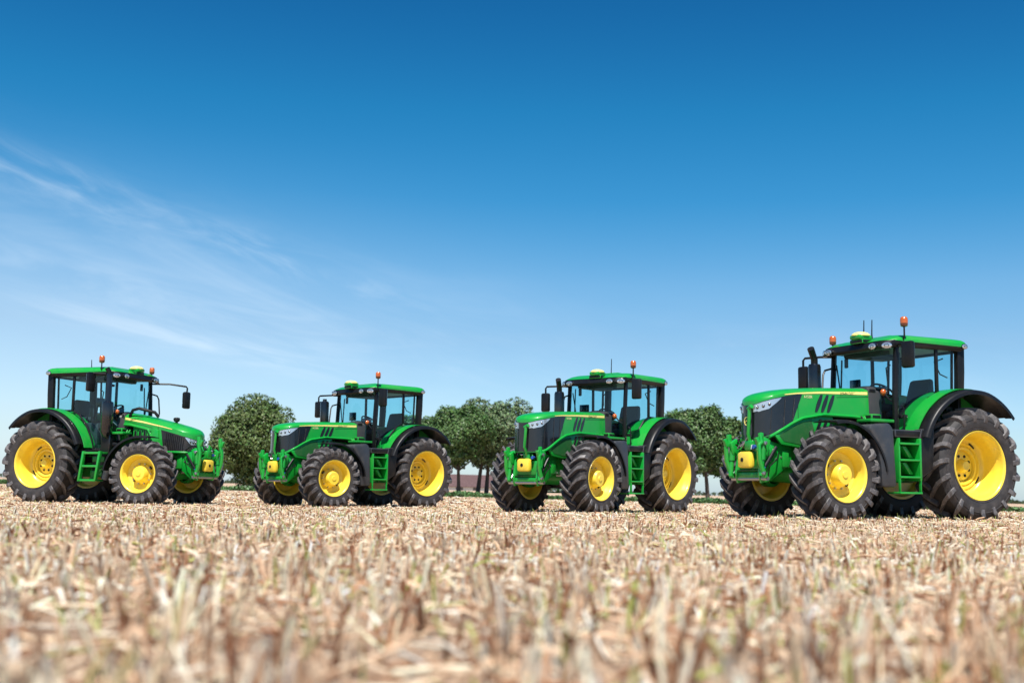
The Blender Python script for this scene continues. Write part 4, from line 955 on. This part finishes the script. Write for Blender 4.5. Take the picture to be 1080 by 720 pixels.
            mb.grid([ring(r * 0.50, 0.028), ring(r * 0.40, 0.029)], 'black_gloss', close_v=True)
            mb.build('work_light', roof, 40)
    # ---- beacons
    def beacon(x_, y_, base, h_, sc=1.0):
        mb = MB(); mb.tube([(x_ - 0.02, y_ * 0.93, base - 0.06), (x_, y_, base + 0.02), (x_, y_, base + h_)], 0.014, 'black_plastic', 8); mb.lathe([(base + h_ - 0.01, 0.03 * sc), (base + h_, 0.055 * sc), (base + h_ + 0.045 * sc, 0.062 * sc), (base + h_ + 0.05 * sc, 0.05 * sc)], 'amber_dark', 18, axis='z', c=(x_, y_, 0)); b = mb.build('beacon', root, 40)
        mb = MB(); z0 = base + h_ + 0.045 * sc; mb.lathe([(z0, 0.060 * sc), (z0 + 0.05 * sc, 0.062 * sc), (z0 + 0.09 * sc, 0.055 * sc), (z0 + 0.105 * sc, 0.035 * sc), (z0 + 0.11 * sc, 0.001)], 'amber', 18, axis='z', c=(x_, y_, 0)); mb.build('beacon_lens', b, 50)
    bx_, by_, bz_ = p['beac']
    beacon(bx_, NS * by_, bz_ - 0.07, 0.17)
    if p['far_beacon']: beacon(x1 - 0.16, -NS * 0.69, zb + 0.10, 0.05, 0.95)
    # lamp bracket at the near front post
    # ---- satellite receiver
    gx, gy = p['gps']
    mb = MB(); mb.box(gx - 0.14, gx + 0.14, gy - 0.12, gy + 0.12, zb + 0.125, zb + 0.205, 'green_paint', 0.03); mb.box(gx - 0.10, gx + 0.10, gy - 0.15, gy + 0.15, zb + 0.06, zb + 0.13, 'black_plastic', 0.01)
    rc = mb.build('receiver', root, 40)
    mb = MB(); mb.ball((gx, gy, zb + 0.195), 0.155, 0.145, 0.065, 'decal_yellow', 22, 12, zmin=-0.15); mb.build('receiver_dome', rc, 50)
    for (ax, ay, ah) in p['antennas']:
        mb = MB(); mb.tube([(ax, ay, zb + 0.17), (ax, ay, zb + 0.24), (ax - 0.01, ay, zb + 0.22 + ah)], [0.018, 0.011, 0.008], 'black_plastic', 6); mb.build('antenna', root)
    # ---- mirrors
    def mirror(arm, hy, sc, tilt, far):
        mb = MB(); mb.tube(arm, 0.020 if far else 0.016, 'black_plastic', 8)
        m_ = mb.build('mirror', root, 40)
        mb = MB(); e = Vector(arm[-1]); M = Matrix.Translation(e) @ Matrix.Rotation(tilt, 4, 'Z')
        mb.box(-0.05, 0.045, -0.105 * sc, 0.105 * sc, -0.40 * sc, 0.02, 'black_plastic', 0.035, M=M); mb.build('mirror_housing', m_, 40)
        mb = MB(); mb.box(-0.056, -0.0515, -0.085 * sc, 0.085 * sc, -0.25 * sc, -0.01, 'mirror_glass', 0.0, M=M); mb.box(-0.056, -0.0515, -0.085 * sc, 0.085 * sc, -0.375 * sc, -0.27 * sc, 'mirror_glass', 0.0, M=M); mb.build('mirror_glass', m_, 40)
    s = NS; mx = p['mir_x']
    mirror([(xa - 0.02, s * 0.74, zt0 - 0.04), (xa + 0.0, s * 0.84, zt0 + 0.0), (mx, s * 1.02, 2.77 + dz)], 0, 1.0, R_(12 * s), False)
    s = -NS
    if p['slats']: mirror([(xa - 0.0, s * 0.74, zt0 - 0.08), (xa + 0.32, s * 0.95, zt0 - 0.07), (2.22, s * 1.10, 2.70), (2.24, s * 1.12, 2.66), (2.23, s * 1.12, 2.56)], 0, 0.92, R_(-8 * s), True)
    else: mirror([(xa - 0.0, s * 0.74, zt0 - 0.06), (xa + 0.10, s * 0.9, zt0 - 0.05), (1.58, s * 1.13, zt0 - 0.06), (1.60, s * 1.15, zt0 - 0.10), (1.60, s * 1.15, zt0 - 0.22)], 0, 0.95, R_(-8 * s), True)
    # ---- exhaust on the right
    mb = MB()
    if p['slats']:
        ex, ey = xa + 0.06, -0.86
        mb.lathe([(1.45, 0.06), (1.52, 0.105), (1.56, 0.125), (2.16, 0.125), (2.21, 0.115), (2.22, 0.075), (2.25, 0.070), (zt0 - 0.05, 0.068), (zt0 + 0.0, 0.06)], 'black_gloss', 24, axis='z', c=(ex, ey, 0))
        mb.tube([(ex, ey, zt0 - 0.06), (ex - 0.01, ey, zt0 + 0.05), (ex - 0.05, ey - 0.03, zt0 + 0.13)], [0.055, 0.052, 0.05], 'black_plastic', 12)
        mb.tube([(ex, ey, 1.52), (ex + 0.05, ey + 0.12, 1.30), (ex + 0.4, ey + 0.4, 1.25)], 0.06, 'black_plastic', 10)
        mb.box(ex - 0.14, ex + 0.10, ey, ey + 0.14, 1.10, 1.56, 'black_plastic', 0.02)
        for zz in (2.0, 2.55): mb.box(ex - 0.05, ex + 0.05, ey + 0.03, ey + 0.14, zz, zz + 0.05, 'black_plastic', 0.01)
    else:
        ex, ey = 1.80, -0.62
        mb.lathe([(1.70, 0.07), (1.76, 0.105), (2.50, 0.105), (2.54, 0.09), (2.55, 0.05), (2.60, 0.05)], 'black_gloss', 24, axis='z', c=(ex, ey, 0))
        if p['tip']: mb.tube([(ex, ey, 2.54), (ex, ey, 2.62), (ex + 0.04, ey + 0.02, 2.68), (ex + 0.13, ey + 0.07, 2.79)], [0.058, 0.058, 0.056, 0.058], 'black_plastic', 12)
        mb.tube([(ex, ey, 1.74), (ex, ey + 0.1, 1.55), (ex + 0.1, ey + 0.35, 1.45)], 0.06, 'black_plastic', 10)
        mb.box(ex - 0.04, ex + 0.04, ey + 0.06, ey + 0.22, 1.80, 1.86, 'black_plastic', 0.01)
    mb.build('exhaust', root, 45)
    # hand rail by the far front post
    mb = MB(); s = -NS; mb.tube([(xa + 0.03, s * 0.72, 2.50), (xa + 0.18, s * 0.70, 2.46), (xa + 0.24, s * 0.68, 2.38), (xa + 0.32, s * 0.62, 2.05), (xa + 0.33, s * 0.52, 1.86)], 0.017, 'black_plastic', 7); mb.build('handrail', root)
    if p['slats']:
        mb = MB(); mb.tube([(1.80, NS * 0.30, 1.66), (1.86, NS * 0.40, 1.95), (1.92, NS * 0.40, 2.06), (2.05, NS * 0.36, 2.10), (2.35, NS * 0.20, 2.02), (2.42, NS * 0.16, 1.92)], 0.035, 'black_plastic', 9); mb.build('intake_pipe', root)
        mb = MB(); zz = H.zt(2.75) + 0.05; mb.lathe([(zz - 0.04, 0.03), (zz + 0.05, 0.03), (zz + 0.06, 0.06), (zz + 0.11, 0.075), (zz + 0.14, 0.06), (zz + 0.15, 0.001)], 'black_plastic', 16, axis='z', c=(2.78, 0, 0)); mb.build('pre_cleaner', root, 45)
    # small lamp plate and hoses in front of the near door
    mb = MB(); s = NS
    mb.box(1.42 + dx * 0.7, 1.90 + dx * 0.4, s * 0.48, s * 0.80, 1.52, 1.57, 'green_cast' if not p['slats'] else 'green_paint', 0.012); mb.box(1.50 + dx * 0.7, 1.70 + dx * 0.5, s * 0.44, s * 0.60, 1.57, 1.66, 'black_plastic', 0.02)
    for k in range(5): mb.tube([(1.55 + dx * 0.6 + 0.05 * k, s * 0.44, 1.25), (1.60 + dx * 0.6 + 0.05 * k, s * (0.50 + 0.02 * k), 1.40 + 0.03 * k), (1.50 + dx * 0.6 + 0.07 * k, s * 0.45, 1.62)], 0.016, rnd.choice(['green_paint', 'black_plastic', 'green_cast']), 6)
    mb.build('side_shelf', root, 40)
    # wiper on the windshield
    mb = MB(); mb.tube([(xa + 0.02, -NS * 0.5, 2.02), (xa + 0.0, -NS * 0.62, 2.55)], 0.012, 'black_plastic', 6); mb.box(xa - 0.14, xa - 0.10, -NS * 0.55, -NS * 0.48, zt0 - 0.26, zt0 - 0.10, 'black_plastic', 0.015); mb.build('wiper', cab)
    return root

random.seed(4)
BASE = dict(near=1, slats=False, dx=0.0, crown=0.055, gtop=0.055, gx0=2.90, gslant=2.1, hl=0.33, hlh=0.125, stripe1=3.22, seam=2.98, seam_n=0.30, far_beacon=True, tip=True, badge=False,
            zlow=[(1.5, 1.56), (1.9, 1.60), (2.5, 1.61), (2.9, 1.54), (3.1, 1.455), (3.3, 1.345), (3.48, 1.235), (3.58, 1.20), (4, 1.20)], zarch=1.60, link_top=1.30, top_link=1.70, fs=1.0, mir_x=1.32)
def P_(**k):
    d = dict(BASE); d.update(k); return d
TOP = [(1.5, 0.03), (1.7, 0.02), (2.5, -0.012), (3.0, -0.052), (3.25, -0.085), (3.5, -0.14), (3.62, -0.185), (3.72, -0.25), (3.82, -0.30)]
def ztop(zr_, zn, xn):
    """shoulder line of the hood: from zr_ at the cab to zn at the nose"""
    k = (zn - zr_) / -0.235
    return [(x_ if x_ < 2.6 else 2.6 + (x_ - 2.6) * (xn - 2.6) / 1.1, zr_ + v * (k if v < 0 else 1)) for x_, v in TOP]
build_tractor(1, P_(near=-1, slats=True, wb=2.64, rr=0.925, rf=0.713, rim_r=0.525, rim_f=0.385, zr=0.885, zf=0.672, steer=7, dx=0.22, dz=0.06, nose=3.42, gx0=2.68, seam=2.60, seam_n=0.40, gslant=5.0, gtop=0.11, hl=0.17, hlh=0.12,
    ztop=[(1.5, 1.96), (1.8, 1.92), (2.2, 1.845), (2.7, 1.735), (3.1, 1.635), (3.3, 1.575), (3.42, 1.52), (3.5, 1.46)], crown=0.085, stripe1=2.95,
    zlow=[(1.5, 1.74), (1.9, 1.72), (2.35, 1.62), (2.55, 1.30), (2.7, 1.14), (3.3, 1.13), (4, 1.13)], pto_x=3.60, pto_z=0.87, link_top=1.47, top_link=1.22, beac=(1.36, 0.82, 2.98), gps=(1.62, 0.05), antennas=[(0.35, 0.1, 0.22)], mir_x=1.26, fs=1.01),
    'green tractor facing right, with an upright exhaust stack by its cab door')
build_tractor(2, P_(wb=2.71, rr=0.877, rf=0.717, rim_r=0.52, rim_f=0.39, zr=0.84, zf=0.68, steer=-5, dz=0.015, nose=3.60, ztop=ztop(1.945, 1.79, 3.60), pto_x=3.60, pto_z=0.925, beac=(1.33, 0.83, 2.96), gps=(1.53, 0.06), antennas=[], far_beacon=False, tip=False, fs=0.985),
    'green tractor with one roof beacon and no antenna, nose to nose with the right-facing one')
build_tractor(3, P_(wb=2.69, rr=0.893, rf=0.755, rim_r=0.53, rim_f=0.41, zr=0.86, zf=0.715, steer=1, dz=-0.01, nose=3.71, ztop=ztop(2.02, 1.835, 3.71), pto_x=3.64, pto_z=0.955, beac=(1.21, 0.86, 2.92), gps=(1.45, 0.12), antennas=[(1.0, 0.15, 0.30)], far_beacon=False, fs=1.0),
    'green tractor seen most nearly from the front, with one roof beacon and one antenna')
build_tractor(4, P_(wb=2.70, rr=0.921, rf=0.729, rim_r=0.53, rim_f=0.395, zr=0.88, zf=0.69, steer=3, dz=0.0, nose=3.62, ztop=ztop(2.02, 1.80, 3.62), pto_x=3.64, pto_z=0.905, beac=(1.22, 0.85, 2.95), gps=(1.48, 0.15), antennas=[(1.22, 0.12, 0.26), (1.30, 0.02, 0.26)], badge=True, fs=1.03),
    'largest and nearest green tractor with two roof beacons and two antennas')
